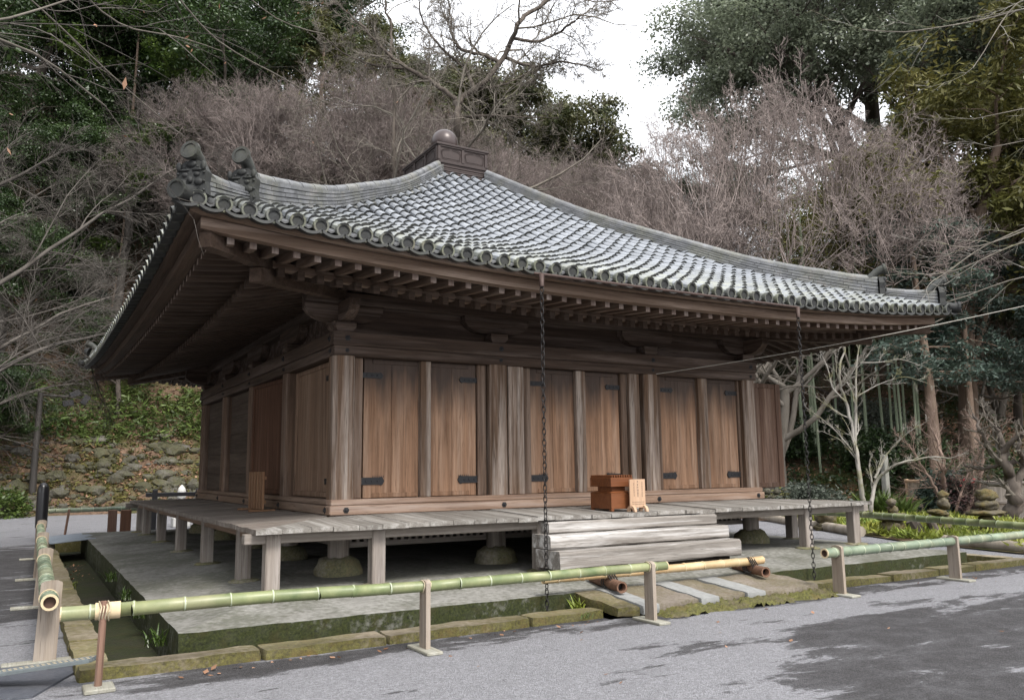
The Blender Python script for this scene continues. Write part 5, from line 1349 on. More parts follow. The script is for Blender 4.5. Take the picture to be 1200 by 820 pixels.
# ------------------------------------------------------------------ plants
def grow(P0,D,L,Rd,S,jit,trop,tip,rg):
    n=len(P0); D=D/np.linalg.norm(D,axis=1,keepdims=True); pts=[P0]; p=P0.copy()
    for k in range(S):
        D=D+rg.normal(size=(n,3))*jit; D[:,2]+=trop; D/=np.linalg.norm(D,axis=1,keepdims=True)
        p=p+D*(L/S)[:,None]; pts.append(p)
    f=np.linspace(0,1,S+1)[None]; return np.stack(pts,1), Rd[:,None]*(1-f*(1-tip))
def kids(poly,rad,L,nc,t0,t1,ang,lr,rr,rg,angj=.2,flat=0,lend=.5):
    n,S1,_=poly.shape; t=np.tile(np.linspace(t0,t1,nc)[None],(n,1))+rg.uniform(-.5,.5,(n,nc))*(t1-t0)/max(nc,1); t=np.clip(t,.02,.999)
    f=t*(S1-1); i=np.minimum(f.astype(int),S1-2); fr=(f-i)[...,None]; a=np.arange(n)[:,None]
    P=poly[a,i]*(1-fr)+poly[a,i+1]*fr; D=poly[a,i+1]-poly[a,i]; D/=np.linalg.norm(D,axis=2,keepdims=True)+1e-9
    rd=rad[a,i]*(1-fr[...,0])+rad[a,i+1]*fr[...,0]
    ref=np.where(np.abs(D[...,2:3])>.9,np.array([1.,0,0]),np.array([0,0,1.])); A=np.cross(D,ref); A/=np.linalg.norm(A,axis=2,keepdims=True); B=np.cross(D,A)
    ph=np.arange(nc)[None]*2.4+rg.uniform(0,6.28,(n,1))+rg.normal(size=(n,nc))*.4
    th=ang+rg.normal(size=(n,nc))*angj
    side=A*np.cos(ph)[...,None]+B*np.sin(ph)[...,None]
    if flat: side[...,2]*=(1-flat)
    nd=D*np.cos(th)[...,None]+side*np.sin(th)[...,None]
    Ln=L[:,None]*lr*(1-lend*t)*rg.uniform(.7,1.25,(n,nc))
    return P.reshape(-1,3),nd.reshape(-1,3),Ln.ravel(),(rd*rr).ravel()
def skeleton(seed,h,r,levels,trunk=(6,.06,.03,.45),lean=(0,0),stems=1):
    rg=np.random.default_rng(seed); S,j,tr,tip=trunk
    P0=rg.normal(size=(stems,3))*np.array([.12,.12,0])*(stems>1); D=np.tile([lean[0],lean[1],1.],(stems,1)); 
    if stems>1: D[:,:2]+=rg.normal(size=(stems,2))*.45
    L=np.full(stems,h)*(rg.uniform(.85,1.1,stems) if stems>1 else 1); poly,rad=grow(P0,D,L,np.full(stems,r),S,j,tr,tip,rg); out=[(poly,rad)]
    for lv in levels:
        nc,t0,t1,ang,lr,rr,S,j,tr=lv[:9]; flat=lv[9] if len(lv)>9 else 0
        P,D,L2,R2=kids(poly,rad,L,nc,t0,t1,ang,lr,rr,rg,flat=flat); R2=np.maximum(R2,.0045)
        poly,rad=grow(P,D,L2,R2,S,j,tr,.35,rg); L=L2; out.append((poly,rad))
    return out,rg
def tree_meshes(sk,ntr,sides=(8,6,5,4,3,3,3)):
    tr=MB(); cr=MB()
    for k,(p,r_) in enumerate(sk): (tr if k<ntr else cr).tubes(p,r_,sides[k],True)
    return tr,cr
def leafy(sk,rg,per,spread,L,W_,up=.55,droop=0,lev=-1,out=0):
    p=sk[lev][0]; n,S,_=p.shape; c=p[:,1:].reshape(-1,3); c=np.repeat(c,per,0); c=c+rg.normal(size=c.shape)*np.array([spread,spread,spread*.6])
    cr=MB(); o=None
    if out: o=(c-c.mean(0)); o/=np.linalg.norm(o,axis=1,keepdims=True)+1e-9; o*=out
    cr.leaves(c,L,W_,rg,up,o,droop); return cr
def mk_tree(name,lab,cat,loc_,tr,cr,mt,mc,group=None,rz=0,sc=1,lv=None,crn='crown'):
    t=thing(name,lab,cat,loc_,group,rz,sc); tr.build('trunk',mt,t)
    if cr is not None: cr.build(crn,mc,t)
    if lv is not None: lv[0].build('foliage',lv[1],t)
    return t
G_P='bare trees behind the hall'; G_E='evergreen trees on the hillside'
# pinkish bare trees (umbrella crowns of very fine twigs)
def maple(seed,H=15,rx=6.2,K=190):
    sk,rg=skeleton(seed,H*.3,.26,[(7,.35,1,.9,1.75,.6,8,.12,.05),(7,.35,1,.8,.6,.5,7,.13,.03),(6,.3,1,.8,.6,.45,5,.14,.02)],trunk=(5,.1,.03,.6),stems=3)
    tr=MB(); cr=MB()
    for k,(p,r_) in enumerate(sk): tr.tubes(p,r_,(7,6,5,4)[k],True)
    nodes_=np.concatenate([q[0][:,1:].reshape(-1,3) for q in sk[1:]])
    dv=rg.normal(size=(K,3)); dv[:,2]=np.abs(dv[:,2])*.9+.02; dv/=np.linalg.norm(dv,axis=1,keepdims=True)
    cen=np.array([0,0,H*.52])+dv*np.array([rx,rx,H*.46])*rg.uniform(.62,1.0,(K,1))**.5
    c=np.repeat(cen,8,0)+rg.normal(size=(K*8,3))*np.array([.6,.6,.42]); n=len(c)
    # thin limb from the nearest branch to every spray
    near=np.empty(n,int)
    for k in range(n): near[k]=np.argmin(((nodes_-c[k])**2).sum(1)+2*np.maximum(0,nodes_[:,2]-c[k,2]+.4)**2)
    a=nodes_[near]; dl=np.linalg.norm(c-a,axis=1,keepdims=True); a=c+(a-c)*np.minimum(1,1.9/(dl+1e-6)); m=(a+c)/2+rg.normal(size=c.shape)*.18; m[:,2]-=.12*np.linalg.norm(c-a,axis=1)
    cr.tubes(np.stack([a,a*.5+m*.5,m,m*.5+c*.5,c],1),np.tile([.017,.015,.013,.011,.009],(n,1)),3)
    D=c-np.array([0,0,H*.35]); D/=np.linalg.norm(D,axis=1,keepdims=True); D[:,2]+=.1; D+=rg.normal(size=D.shape)*.5
    L=rg.uniform(.5,1.0,n); pol,rad=grow(c,D,L,np.full(n,.009),4,.14,.02,.5,rg); cr.tubes(pol,rad,3)
    P,D,L2,R2=kids(pol,rad,L,7,.1,1,.75,.75,.8,rg); pol,rad=grow(P,D,L2,np.maximum(R2,.007),3,.15,.02,.6,rg); cr.tubes(pol,rad,3)
    P,D,L3,R3=kids(pol,rad,L2,6,.1,1,.6,.6,.8,rg); pol,rad=grow(P,D,L3,np.maximum(R3,.0055),2,.14,.02,.6,rg); cr.tubes(pol,rad,3)
    return tr,cr
MAP=[maple(11,15,6.6),maple(12,15,5.6,140),maple(13,14.5,6.2,150)]
def hloc(az,d,dz=-.15): x,y=at(az,d); return (x,y,hz(x,y)+dz)
T_M=[]
lst=[(48.2,34.5,1.08,0,'wide pinkish bare tree with pale multiple stems, rising over the right eave'),
 (10.5,50,1.0,1,'grey pink bare tree above the left ridge end tile'),(14.5,49,1.05,2,'pinkish bare tree above the long left hip ridge'),(18.5,50,1.08,0,'pinkish bare tree left of the roof pedestal'),
 (22.3,51,1.08,1,'pinkish bare tree just left of the roof ball'),(27.3,54,1.0,2,'pinkish bare tree directly behind the roof ball'),(31.3,52,1.02,0,'pinkish bare tree right of the roof pedestal'),
 (35.0,50,1.08,1,'pinkish bare tree below the gap of open sky'),(38.8,48,1.0,2,'pinkish bare tree right of the gap of open sky'),(43.0,46,.85,0,'pinkish bare tree left of the wide umbrella crown'),
 (56.8,44,.72,1,'pinkish bare tree above the right roof corner'),(61.2,43,.66,2,'pinkish bare tree near the right picture edge')]
for i,(az,d_,s,v,lab) in enumerate(lst):
    l=hloc(az,d_)
    if v not in [q[0] for q in T_M]:
        t=mk_tree('bare_tree',lab,'tree',l,MAP[v][0],MAP[v][1],M_barkM,M_twigP,G_P,rz=i*1.3,sc=s); T_M.append((v,t))
    else: dup(dict(T_M)[v],'bare_tree',lab,l,i*1.3,s,G_P)
# drooping grey bare trees, left
def weeping(seed):
    return skeleton(seed,6.5,.17,[(8,.3,1,.9,.9,.38,7,.10,-.02),(8,.2,1,.6,.55,.45,6,.1,-.06),(9,.15,1,.5,.62,.5,5,.12,-.07),(9,.1,1,.5,.6,.6,3,.12,-.05)],trunk=(6,.06,.03,.6))
W0=[]
for k,(az,d_,s,lab) in enumerate(((-4.5,19,1.12,'grey bare tree with drooping twigs at the near left edge'),(-3.2,25,1.25,'grey bare tree with drooping twigs behind the near left one'),(-3.0,36,1.3,'grey bare tree with arching twigs above the rubble wall'),(7.5,52,1.35,'grey bare tree with arching twigs left of the ridge end tiles'),(-1.5,45,1.5,'tall grey bare tree high on the left slope'),(10,48,1.45,'grey bare tree above the conifers at the upper left'),(4.5,50,1.5,'grey bare tree high above the left eave corner'))):
    l=hloc(az,d_)
    if k<2: sk,rg=weeping(21+k); a,b=tree_meshes(sk,2); W0.append(mk_tree('drooping_tree',lab,'tree',l,a,b,M_twigG,M_twigG,'grey drooping trees at the left',rz=k*2.1,sc=s))
    else: dup(W0[k%2],'drooping_tree',lab,l,k*2.1,s,'grey drooping trees at the left')
# evergreen broadleaf variants
def broad(seed,K,per,rx,rz,L,W_,h=5.5,nb=(9,7,6)):
    sk,rg=skeleton(seed,h,.032*h,[(nb[0],.3,1,.85,.75,.5,5,.13,.03),(nb[1],.25,1,.75,.55,.5,4,.15,.03),(nb[2],.25,1,.7,.6,.5,3,.15,.03)],trunk=(6,.06,.03,.4))
    a,b=tree_meshes(sk,2); 
    e=np.concatenate([sk[-1][0][:,-1],sk[-1][0][:,1],sk[-2][0][:,-1]]); e=e[rg.permutation(len(e))[:K]]+rg.normal(size=(min(K,len(e)),3))*.25
    lf=MB(); lf.puffs(e,per,rx,rz,L,W_,rg); return a,b,lf
BR={}
def place_broad(key,args,mleaf,mbark,items,name,group,crn='branches'):
    for i,(az,d_,s,lab) in enumerate(items):
        l=hloc(az,d_)
        if key not in BR:
            a,b,c=broad(*args); BR[key]=mk_tree(name,lab,'tree',l,a,b,mbark,mbark,group,rz=i*1.7,sc=s,lv=(c,mleaf),crn=crn)
        else: dup(BR[key],name,lab,l,i*1.7,s,group)
place_broad('A',(31,340,520,1.35,.75,.165,.085,15,(13,9,7)),M_leafA,M_barkD,[(55.2,50,1.37,'huge grey green evergreen right of the open sky'),(55.5,60,1.5,'huge grey green evergreen above the wide pinkish crown'),(64,49,1.15,'huge grey green evergreen at the upper right'),(46,62,.66,'grey green evergreen hanging at the right side of the sky gap'),(69,50,1.25,'huge grey green evergreen beyond the right picture edge')],'camphor_tree',G_E)
place_broad('B',(32,300,280,.85,.5,.145,.07,9,(10,7,6)),M_leafB,M_barkD,[(2,52,0.93,'dark evergreen high at the left picture edge'),(7,56,1.05,'dark evergreen at the upper left, behind drooping twigs'),(11,57,1.5,'dark evergreen left of the cypress'),(15.2,67,1.6,'dark evergreen right of the cypress'),(-1.5,58,1.6,'dark evergreen in the upper left corner'),(5,45,0.50,'dark evergreen above the left eave corner'),(10,47.5,0.53,'dark evergreen at the left ridge end'),(-2.5,41,0.46,'dark evergreen low at the left edge'),(52,40,0.56,'dark evergreen behind the stems of the wide pinkish tree'),(47,41,0.53,'dark evergreen behind the right end of the roof'),(57,46,0.68,'dark evergreen behind the cedar trunks'),(62,43,0.68,'dark evergreen at the right edge behind the board fence'),(11.5,61,1.75,'dark evergreen high behind the cypress'),(-4,53,1.4,'dark evergreen filling the upper left corner behind thin limbs'),(3.2,61,1.6,'dark evergreen at the top behind the hanging dry leaves'),(12.6,46.5,.72,'dark evergreen between the pinkish trees above the left hip ridge'),(20.6,48,.75,'dark evergreen between the pinkish trees left of the pedestal'),(30,49,.8,'dark evergreen between the pinkish trees right of the roof ball'),(-36,17.5,1.25,'tall dark evergreen added to shade the left side, just out of the picture'),(-26,26,1.3,'second tall dark evergreen added out of view to shade the left side yard'),(-18,34,1.3,'third tall dark evergreen added out of view to shade the far left yard'),(-56,12.5,1.1,'nearest dark evergreen added out of view left of the camera'),(42,45,0.46,'dark evergreen below the sky gap, right side'),(1.5,66,1.7,'dark evergreen highest on the left slope'),(0.3,46,.75,'dark evergreen low on the left slope behind drooping twigs'),(-2.2,50,.9,'dark evergreen on the left slope at the picture edge'),(9,68,1.18,'dark evergreen highest above the left eave')],'evergreen_tree',G_E)  # evergreens left of the frame are unseen, added to block skylight
place_broad('C',(33,190,190,.85,.55,.24,.07,9,(10,7,6)),M_leafC,M_barkB,[(59.3,39,1.45,'olive evergreen with feathery foliage at the right'),(63.2,42,1.4,'olive evergreen with feathery foliage at the right edge'),(55.5,47,.9,'olive evergreen behind the wide pinkish crown')],'olive_tree',G_E)
place_broad('D',(34,240,190,1.25,.75,.28,.13,13,(11,8,7)),M_leafD,M_barkD,[(28.3,62,1.1,'rounded ridge tree under the dark branches'),(31.8,66,1.2,'rounded ridge tree at the left side of the open sky'),(34.6,64,1.02,'small rounded ridge tree low in the sky gap'),(38.4,60,.92,'rounded ridge tree at the bottom of the sky gap'),(25.5,66,.95,'rounded ridge tree behind the tall dark bare tree')],'ridge_tree',G_E)
# conifers
def conifer(seed,h,dr,per,spread):
    rg=np.random.default_rng(seed); P0=np.zeros((1,3)); tr,trr=grow(P0,np.array([[0,0,1.]]),np.array([h]),np.array([.28]),10,.015,.02,.08,rg)
    P,D,L,R_=kids(tr,trr,np.array([h]),70,.12,.98,1.45,.36,.4,rg,.15,lend=.85)
    b,br=grow(P,D,L,np.maximum(R_,.012),5,.06,dr,.2,rg)
    P,D,L2,R2=kids(b,br,L,7,.2,1,.8,.35,.5,rg,.15,flat=.6); c,crd=grow(P,D,L2,np.maximum(R2,.006),3,.08,dr*1.5,.3,rg)
    a=MB(); a.tubes(tr,trr,8); a2=MB(); a2.tubes(b,br,4); 
    q=np.concatenate([c[:,1:].reshape(-1,3),b[:,2:].reshape(-1,3)]); q=np.repeat(q,per,0)+rg.normal(size=(len(q)*per,3))*spread
    lf=MB(); lf.leaves(q,.3,.06,rg,.35,droop=.5); return a,a2,lf
a,b,c=conifer(41,14,-.03,9,.13)
E1=mk_tree('cypress_tree','tall cypress with drooping olive sprays at the upper left','tree',hloc(17.0,53),a,b,M_barkB,M_barkB,G_E,sc=1.4,lv=(c,M_leafE),crn='branches')
dup(E1,'cypress_tree','tall cypress left of the dark bare tree at the top',hloc(20.3,56),1,1.4,G_E)
t=E1.copy(); COL.objects.link(t); t.location=hloc(24.4,58); t.scale=(1.05,)*3; t['label']='reddish brown conifer behind the roof pedestal, under dark branches'; t.name='rusty_conifer'
for ch in list(E1.children):
    c2=ch.copy(); COL.objects.link(c2); c2.parent=t
    if ch.name.startswith('foliage'): c2.data=ch.data.copy(); c2.data.materials[0]=M_leafR
# cedars at the right: bare lower trunks, blue green sprays high up
def cedar(seed,h):
    rg=np.random.default_rng(seed); tr,trr=grow(np.zeros((1,3)),np.array([[0,0,1.]]),np.array([h]),np.array([.25]),10,.012,.02,.2,rg)
    P,D,L,R_=kids(tr,trr,np.array([h]),34,.42,.98,1.4,.28,.3,rg,.2,lend=.6); b,br=grow(P,D,L,np.maximum(R_,.02),5,.08,-.02,.25,rg)
    P,D,L2,R2=kids(b,br,L,7,.25,1,.8,.4,.5,rg,.2,flat=.7); c,crd=grow(P,D,L2,np.maximum(R2,.008),3,.1,-.03,.3,rg)
    a=MB(); a.tubes(tr,trr,12); a2=MB(); a2.tubes(b,br,5); a2.tubes(c,crd,3)
    q=np.repeat(c[:,1:].reshape(-1,3),16,0); q=q+rg.normal(size=q.shape)*np.array([.2,.2,.1]); lf=MB(); lf.leaves(q,.22,.07,rg,.5,droop=.2); return a,a2,lf
a,b,c=cedar(51,11)
x,y=at(57.5,33.5); C1=mk_tree('cedar_tree','straight pale brown trunk below the right eave corner, with blue green sprays','tree',(x,y,GZ),a,b,M_barkB,M_barkB,'cedars in the garden',lv=(c,M_leafT),crn='branches')
x,y=at(59.6,36); dup(C1,'cedar_tree','second straight brown trunk, right of the one below the eave corner',(x,y,hz(x,y)),2.2,(.75,.75,.95),'cedars in the garden')
x,y=at(63.5,37); dup(C1,'cedar_tree','brown trunk with blue green sprays cut by the right picture edge',(x,y,hz(x,y)),4.2,.9,'cedars in the garden')
# hand shaped bare trees
def limbs(name,lab,polys,r0s,base,mt,mc,spec,seed,group=None,sub=4,foliage=None,rmin=.006):
    rg=np.random.default_rng(seed); t=thing(name,lab,'tree',base); tr=MB(); cr=MB(); b=np.array(base); ends=[]
    for pl,r_ in zip(polys,r0s):
        pl=np.array(pl,float)-b; sg=np.linalg.norm(np.diff(pl,axis=0),axis=1); cu=np.concatenate([[0],np.cumsum(sg)]); n=int(np.clip(cu[-1]/.22,22,64))
        tt=np.linspace(0,cu[-1],n); P_=np.stack([np.interp(tt,cu,pl[:,k]) for k in range(3)],1)
        for _ in range(3): P_[1:-1]=.25*P_[:-2]+.5*P_[1:-1]+.25*P_[2:]
        P_[1:-1]+=rg.normal(size=P_[1:-1].shape)*r_*(.22 if r_>.05 else .08); rr=np.linspace(r_,r_*.25,len(P_)); tr.tubes(P_[None],rr[None],7)
        L=np.array([np.linalg.norm(np.diff(P_,axis=0),axis=1).sum()]); pol,rad=P_[None],rr[None]
        for (nc,t0,t1,ang,lr,rq,S,j,tp) in spec:
            if nc<1: nc=max(1,int(nc*10*L.mean()))
            P2,D2,L,R2=kids(pol,rad,L,nc,t0,t1,ang,lr,rq,rg); pol,rad=grow(P2,D2,L,np.maximum(R2,rmin),S,j,tp,.3,rg); cr.tubes(pol,rad,4 if S>3 else 3)
        ends.append(pol[:,-1])
    tr.build('trunk',mt,t); cr.build('twigs',mc,t)
    if foliage:
        e=np.concatenate(ends); e=e[rg.uniform(size=len(e))<foliage[0]]; lf=MB(); lf.leaves(e,foliage[2],foliage[3],rg,.3,droop=.8); lf.build('last_leaves',foliage[1],t)
    return t
sb=SKY[0][0]; SKY[0]=[[sb[0]-.2,sb[1]+.6,hz(sb[0],sb[1])-.2],[sb[0]-.3,sb[1]+.4,8],[sb[0],sb[1]+.2,13]]+SKY[0]
SKY[2]=[[SKY[2][0][0]+.6,SKY[2][0][1]+1,hz(SKY[2][0][0],SKY[2][0][1]+1)],[SKY[2][0][0]+.2,SKY[2][0][1]+.4,12]]+SKY[2]
limbs('bare_tree','tall dark bare tree with crooked limbs against the sky above the roof ball',SKY,[.26,.12,.17,.1,.09,.08,.07,.06,.09,.07],(sb[0],sb[1],hz(sb[0],sb[1])),M_barkD,M_barkG,[(15,.12,1,.85,.34,.5,6,.2,.02),(11,.15,1,.75,.5,.5,4,.22,.03),(9,.15,1,.7,.6,.6,3,.2,.03)],61,rmin=.011)
limbs('plum_tree','pale leaning bare plum tree right of the veranda',PLUM,[.075,.085,.025,.025,.04,.05,.03,.025,.022,.03],PLUM[0][0],M_barkW,M_barkW,[(7,.25,1,.7,.25,.5,5,.12,.08),(6,.2,1,.6,.55,.55,4,.12,.08),(6,.2,1,.6,.6,.6,3,.12,.04)],62,rmin=.0045)
limbs('plum_tree','dark gnarled bare tree before the white board fence',DPLUM,[.24,.12,.1,.09,.08,.05],DPLUM[0][0],M_barkD,M_barkG,[(7,.3,1,.8,.35,.5,5,.15,.06),(6,.2,1,.7,.55,.55,4,.15,.05),(4,.2,1,.6,.6,.6,3,.1,.03)],63,rmin=.006)
limbs('twiggy_shrub','reddish bare shrub with fans of thin twigs beside the brown fence',RBUSH,[.1,.08,.05,.06],RBUSH[0][0],M_twigR,M_twigR,[(9,.25,1,.7,.5,.5,5,.1,.06),(7,.2,1,.6,.6,.55,4,.1,.05),(8,.2,1,.55,.6,.6,3,.1,.03)],64,rmin=.0045)
NEARL=[[[-9,-7.5,2.6],[-7,-7.5,2.95]]+NEARL[0],[[-9,-7.5,2.9],[-7,-7.6,3.2]]+NEARL[1]]+[[[-9,-7,5.5]]+l for l in NEARL[2:]]
limbs('bare_tree','near bare tree at the left whose thin limbs hang into the top left corner',[[[-9,-7.5,GZ],[-9.05,-7.4,3],[-9,-7,6],[-8.8,-6.8,7.5]]]+NEARL,[.2,.017,.013,.017,.02,.02,.018,.018,.018],(-9,-7.5,GZ),M_barkG,M_twigG,[(9,.3,1,.5,.22,.5,6,.08,-.03),(5,.2,1,.5,.5,.6,4,.1,-.04)],65,foliage=(.16,M_litter,.05,.018),rmin=.0022)
NEARR=[[[16,-7.5,5.5],[15,-6,5]]+l for l in NEARR]
limbs('bare_tree','near bare tree at the right whose pale limbs reach in over the roof corner',[[[16,-7.5,GZ],[16.1,-7.4,3],[16,-7.5,5.5],[15.8,-7,8]]]+NEARR,[.2,.035,.035,.03,.03,.03,.025,.025,.025],(16,-7.5,GZ),M_barkG,M_barkW,[(8,.45,1,.5,.16,.5,5,.1,0),(5,.2,1,.5,.5,.6,4,.1,0)],66,rmin=.004)
# slender trunk and sprays, left middle
def spray_tree(lab,az,d_,h,seed,mat,sc=1,rz=0,lean=(.08,0)):
    sk,rg=skeleton(seed,h,.12,[(6,.65,1,1.2,.4,.5,5,.1,-.01),(6,.2,1,.7,.5,.5,4,.12,-.01,.6),(5,.2,1,.6,.5,.6,3,.1,-.01,.6)],trunk=(8,.03,.02,.35),lean=lean); a,b=tree_meshes(sk,1)
    return mk_tree('slender_tree',lab,'tree',hloc(az,d_),a,b,M_barkB,M_barkD,'slender evergreens on the left bank',sc=sc,rz=rz,lv=(leafy(sk,rg,14,.22,.2,.09,.7,.1),mat),crn='branches')
spray_tree('slender tree with a brown bare trunk left of the eave corner',4.3,50,10,71,M_leafG)
spray_tree('slender tree with glossy leaf sprays at mid left',2.6,48.5,5,72,M_leafG,1.1,2)
spray_tree('glossy leaved slender tree below the left ridge end tiles',7.4,55,11,73,M_leafG,1.15,1)
spray_tree('blue green layered young tree on the leaf litter slope',2.6,49,3.4,74,M_leafT,.9,0)
spray_tree('glossy leaved tree in the middle of the drooping twigs',8.6,53,11,75,M_leafG,1.15,4)
spray_tree('glossy leaved tree at the top left behind thin twigs',4.2,55,14,76,M_leafG,1.2,5)
# shrubs
def shrub(lab,az,d_,rx,h,mat,seed,n=2600,L=.16,W_=.07,loc_=None,name='shrub'):
    rg=np.random.default_rng(seed); l=loc_ or hloc(az,d_,0); t=thing(name,lab,'shrub',l,'shrubs in the garden and on the slope')
    k=int(n/60); dirs=rg.normal(size=(k,3)); dirs[:,2]=np.abs(dirs[:,2]); dirs/=np.linalg.norm(dirs,axis=1,keepdims=True); cen=dirs*rg.uniform(.35,1,(k,1))**.6*np.array([rx,rx,h]); 
    p=np.repeat(cen,60,0)+rg.normal(size=(k*60,3))*np.array([.2,.2,.13])*max(.7,rx*.6); p[:,2]=np.maximum(p[:,2],.03)
    lf=MB(); lf.leaves(p,L,W_,rg,.5); 
    st=MB(); q=cen[::2]; P_=np.stack([q*0,q*.5+rg.normal(size=q.shape)*.05,q],1); P_[:,0,2]=0; st.tubes(P_,np.tile([.025,.015,.006],(len(q),1)),4); st.build('stems',M_barkD,t); lf.build('foliage',mat,t)
shrub('dark blue green shrub between brown fence and reddish twigs',57.7,29.6,.72,1.45,M_leafT,81,5200)
shrub('grey green low shrub beside the plum trunk',50.3,29,1.4,1.0,M_leafS,82,4200,.13)
shrub('grey green low shrub behind the mossy markers',48.6,32,1.3,1.1,M_leafS,83,3600,.13)
shrub('dark shrub on the slope behind the plum tree',51.5,39,2.0,1.5,M_leafB,84,5000)
shrub('grey shrub high on the slope behind the plum tree',53.4,40,2.3,1.5,M_leafS,85,5000)
shrub('dark green shrub on the slope left of the plum tree',49.2,38,1.5,1.3,M_leafB,86,4000)
shrub('dark shrub before the right hand cedars',60.8,33,1.8,2.2,M_leafB,87,5000)
shrub('dark purple brown bush between the two fences',58.5,29.5,.9,1.4,leafm('purple_leaf',(.07,.045,.045),(.12,.075,.07),.6,.3),88,2600,.1,.04)
shrub('yellowish shrub at the foot of the slope by the markers',48.2,30.5,.8,.7,M_leafC,89,1800,.12)
shrub('dark evergreen shrub behind the garden fences',56.4,35,1.8,2.0,M_leafB,90,5000)
shrub('broad dark shrub behind the white post',54.2,36,1.8,1.7,M_leafB,91,5000)
shrub('glossy shrub at the left picture edge below the twigs',-1,38.7,1.2,1.2,M_leafG,92,3000)
mbf=MB(); rgf=np.random.default_rng(5); p=rgf.normal(size=(12,3))*np.array([.3,.3,.1])+[0,0,1.15]; x,y=at(59.3,29.2); t=thing('flowering_shrub','low shrub with a few red blossoms above the fence','shrub',(x,y,GZ)); mbf.leaves(p,.12,.09,rgf); mbf.build('blossoms',M_red_leaf,t)
st=MB(); P_=np.stack([p*0,p*.5,p],1); st.tubes(P_,np.tile([.02,.012,.005],(len(p),1)),4); st.build('stems',M_barkD,t)
# strap leaved clumps
def straps(lab,x,y,n,L,mat,seed,z_=GZ,name='strap_leaf_clump',cat='plant'):
    rg=np.random.default_rng(seed); a=rg.uniform(0,6.28,n); D=np.stack([np.cos(a)*.5,np.sin(a)*.5,np.ones(n)],1); P0=rg.normal(size=(n,3))*np.array([L*.18,L*.18,0])
    pol,_=grow(P0,D,rg.uniform(.6,1,n)*L,np.ones(n),5,.05,-.16,.3,rg); sdv=np.stack([-np.sin(a),np.cos(a),0*a],1); w=np.array([.4,.9,1,.8,.5,.05])*L*.035
    V=np.stack([pol-sdv[:,None]*w[None,:,None],pol+sdv[:,None]*w[None,:,None]],2).reshape(n,12,3); i=np.arange(n)[:,None]*12+np.arange(5)[None]*2
    mb=MB(); mb.add(V,np.stack([i,i+1,i+3,i+2],-1).reshape(-1,4)); o=mb.build(name,mat); o.location=(x,y,z_); tag(o,lab,cat,'leafy clumps')
for k,(az,d_,n,L,lab) in enumerate(((54.0,29,130,1.25,'tall strap leaf clump at the foot of the white post'),(55.2,28.5,110,1.1,'strap leaf clump left of the brown bamboo fence'),(53.0,28.5,80,.9,'strap leaf clump at the plum tree foot'),(51.8,27.5,60,.7,'low strap leaf clump between veranda and plum tree'))):
    x,y=at(az,d_); straps(lab,x,y,n,L,M_grass,100+k)
for k,(x,y,z_,n,L,lab) in enumerate(((2.02,-2.72,-.33,26,.33,'small bright fern in the ditch left of the stone slabs'),(-2.47,-1.9,-.32,22,.26,'small fern on the left terrace wall'),(-2.44,-.2,-.3,30,.22,'tuft of weeds low on the left terrace wall'),(-2.44,1.3,-.28,34,.24,'leafy weeds halfway along the left terrace wall'),(-2.44,3.2,-.25,34,.26,'leafy weeds farther along the left terrace wall'),(-2.9,4.6,-.48,16,.18,'single weed in the left ditch bed'),(1.7,-3.28,-.27,14,.13,'tiny weed before the kerb beside the slabs'))):
    straps(lab,x,y,n,L,M_yel if k in(0,5) else M_leafG,120+k,z_,'fern' if k<2 else 'weed_tuft','plant')
# bamboo culms behind the garden
rgb=np.random.default_rng(8); B0=None
for k in range(16):
    az=rgb.uniform(49.5,57); d_=rgb.uniform(35.5,38.5); l=hloc(az,d_)
    if B0 is None:
        B0=thing('bamboo_culm','tall thin pale bamboo culm in the dark grove behind the garden','bamboo',l,'bamboo grove behind the garden'); mb=MB(); zz=np.linspace(0,11,24); mb.tube(np.stack([.02*zz,.0*zz,zz],1)+rgb.normal(size=(24,3))*.02*0,np.linspace(.06,.03,24),6); mb.build('culm',M_culm,B0)
        lf=MB(); p=np.column_stack([rgb.normal(size=1500)*.7,rgb.normal(size=1500)*.7,rgb.uniform(5.5,11.5,1500)]); lf.leaves(p,.22,.04,rgb,.4,droop=.4); lf.build('foliage',M_leafC,B0)
    else: dup(B0,'bamboo_culm','tall thin pale bamboo culm in the dark grove behind the garden',l,rgb.uniform(0,6),rgb.uniform(.8,1.1),'bamboo grove behind the garden')
# mossy stone markers at the foot of the slope
for k in range(9):
    az=45.6+k*.62+rgb.normal()*.08; x,y=at(az,30.6+rgb.normal()*.3); t=thing('stone_marker','small mossy stacked stone marker in the row beyond the right veranda','stone marker',(x,y,hz(x,y)),'row of mossy stone markers'); z_=0
    for rx,rz_ in ((.24,.16),(.2,.14),(.26,.09),(.14,.12)):
        mb=MB(); mb.rock((rgb.normal()*.02,0,z_+rz_),(rx,rx,rz_),rgb,.1,1); mb.build('stone',M_rock,t); z_+=rz_*1.7
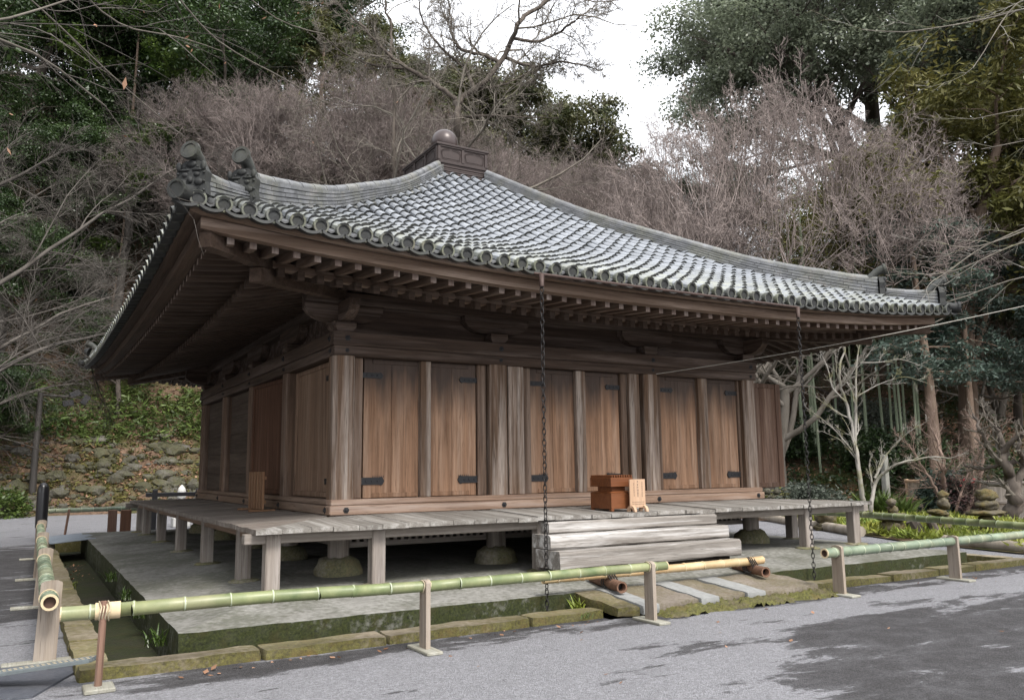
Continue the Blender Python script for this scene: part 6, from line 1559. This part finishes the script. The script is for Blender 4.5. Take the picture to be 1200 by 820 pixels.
# bamboo grass and dry leaves on the left bank, leaf litter on the right bank
def bank(n,az0,az1,s0,s1,rg,clump,cs):
    a=rg.uniform(az0,az1,n); s=rg.uniform(s0,s1,n); d0=np.interp(a,AZK,D0K)+s; x=CX+d0*np.sin(np.radians(a)); y=CY+d0*np.cos(np.radians(a))
    x=np.repeat(x,clump)+rg.normal(size=n*clump)*cs; y=np.repeat(y,clump)+rg.normal(size=n*clump)*cs; return np.column_stack([x,y,hill(x,y)])
rgk=np.random.default_rng(9)
p=bank(620,-4,15,3.6,6.6,rgk,16,.16); p[:,2]+=rgk.uniform(.05,.7,len(p)); mb=MB(); mb.leaves(p,.36,.075,rgk,.45,droop=.15); kind(mb.build('bamboo_grass',M_grass),'stuff')
p=np.concatenate([bank(9000,-6,16,.05,14,rgk,1,.05),bank(4500,45,64,.3,12,rgk,1,.05)]); p[:,2]+=.05; mb=MB(); mb.leaves(p,.17,.1,rgk,.75); kind(mb.build('leaf_litter',M_litter),'stuff')
p=bank(620,-6,16,0,4.2,rgk,9,.14); p[:,2]+=.1; mb=MB(); mb.leaves(p,.2,.07,rgk,.5); kind(mb.build('wall_weeds',M_leafC),'stuff')
p=np.concatenate([bank(500,44,64,.6,9,rgk,14,.25),bank(1500,-8,30,7.5,32,rgk,18,.45)]); p[:,2]+=rgk.uniform(.03,.5,len(p)); mb=MB(); mb.leaves(p,.22,.08,rgk,.5); kind(mb.build('undergrowth',M_leafB),'stuff')
# fallen leaves on the gravel
q=np.concatenate([np.column_stack([rgk.uniform(-3,2.4,46),-3.27-np.abs(rgk.normal(size=46))*.12]),np.column_stack([rgk.uniform(-2,9,34),rgk.uniform(-6.2,-3.5,34)]),np.column_stack([rgk.uniform(-2.9,-2.45,60),rgk.uniform(6,9.2,60)])])
zq=np.where((q[:,0]<-2.4)&(q[:,1]>5),-.51,GZ+.008); mb=MB(); mb.leaves(np.column_stack([q,zq]),.055,.035,rgk,.93); kind(mb.build('fallen_leaves',M_litter),'stuff')
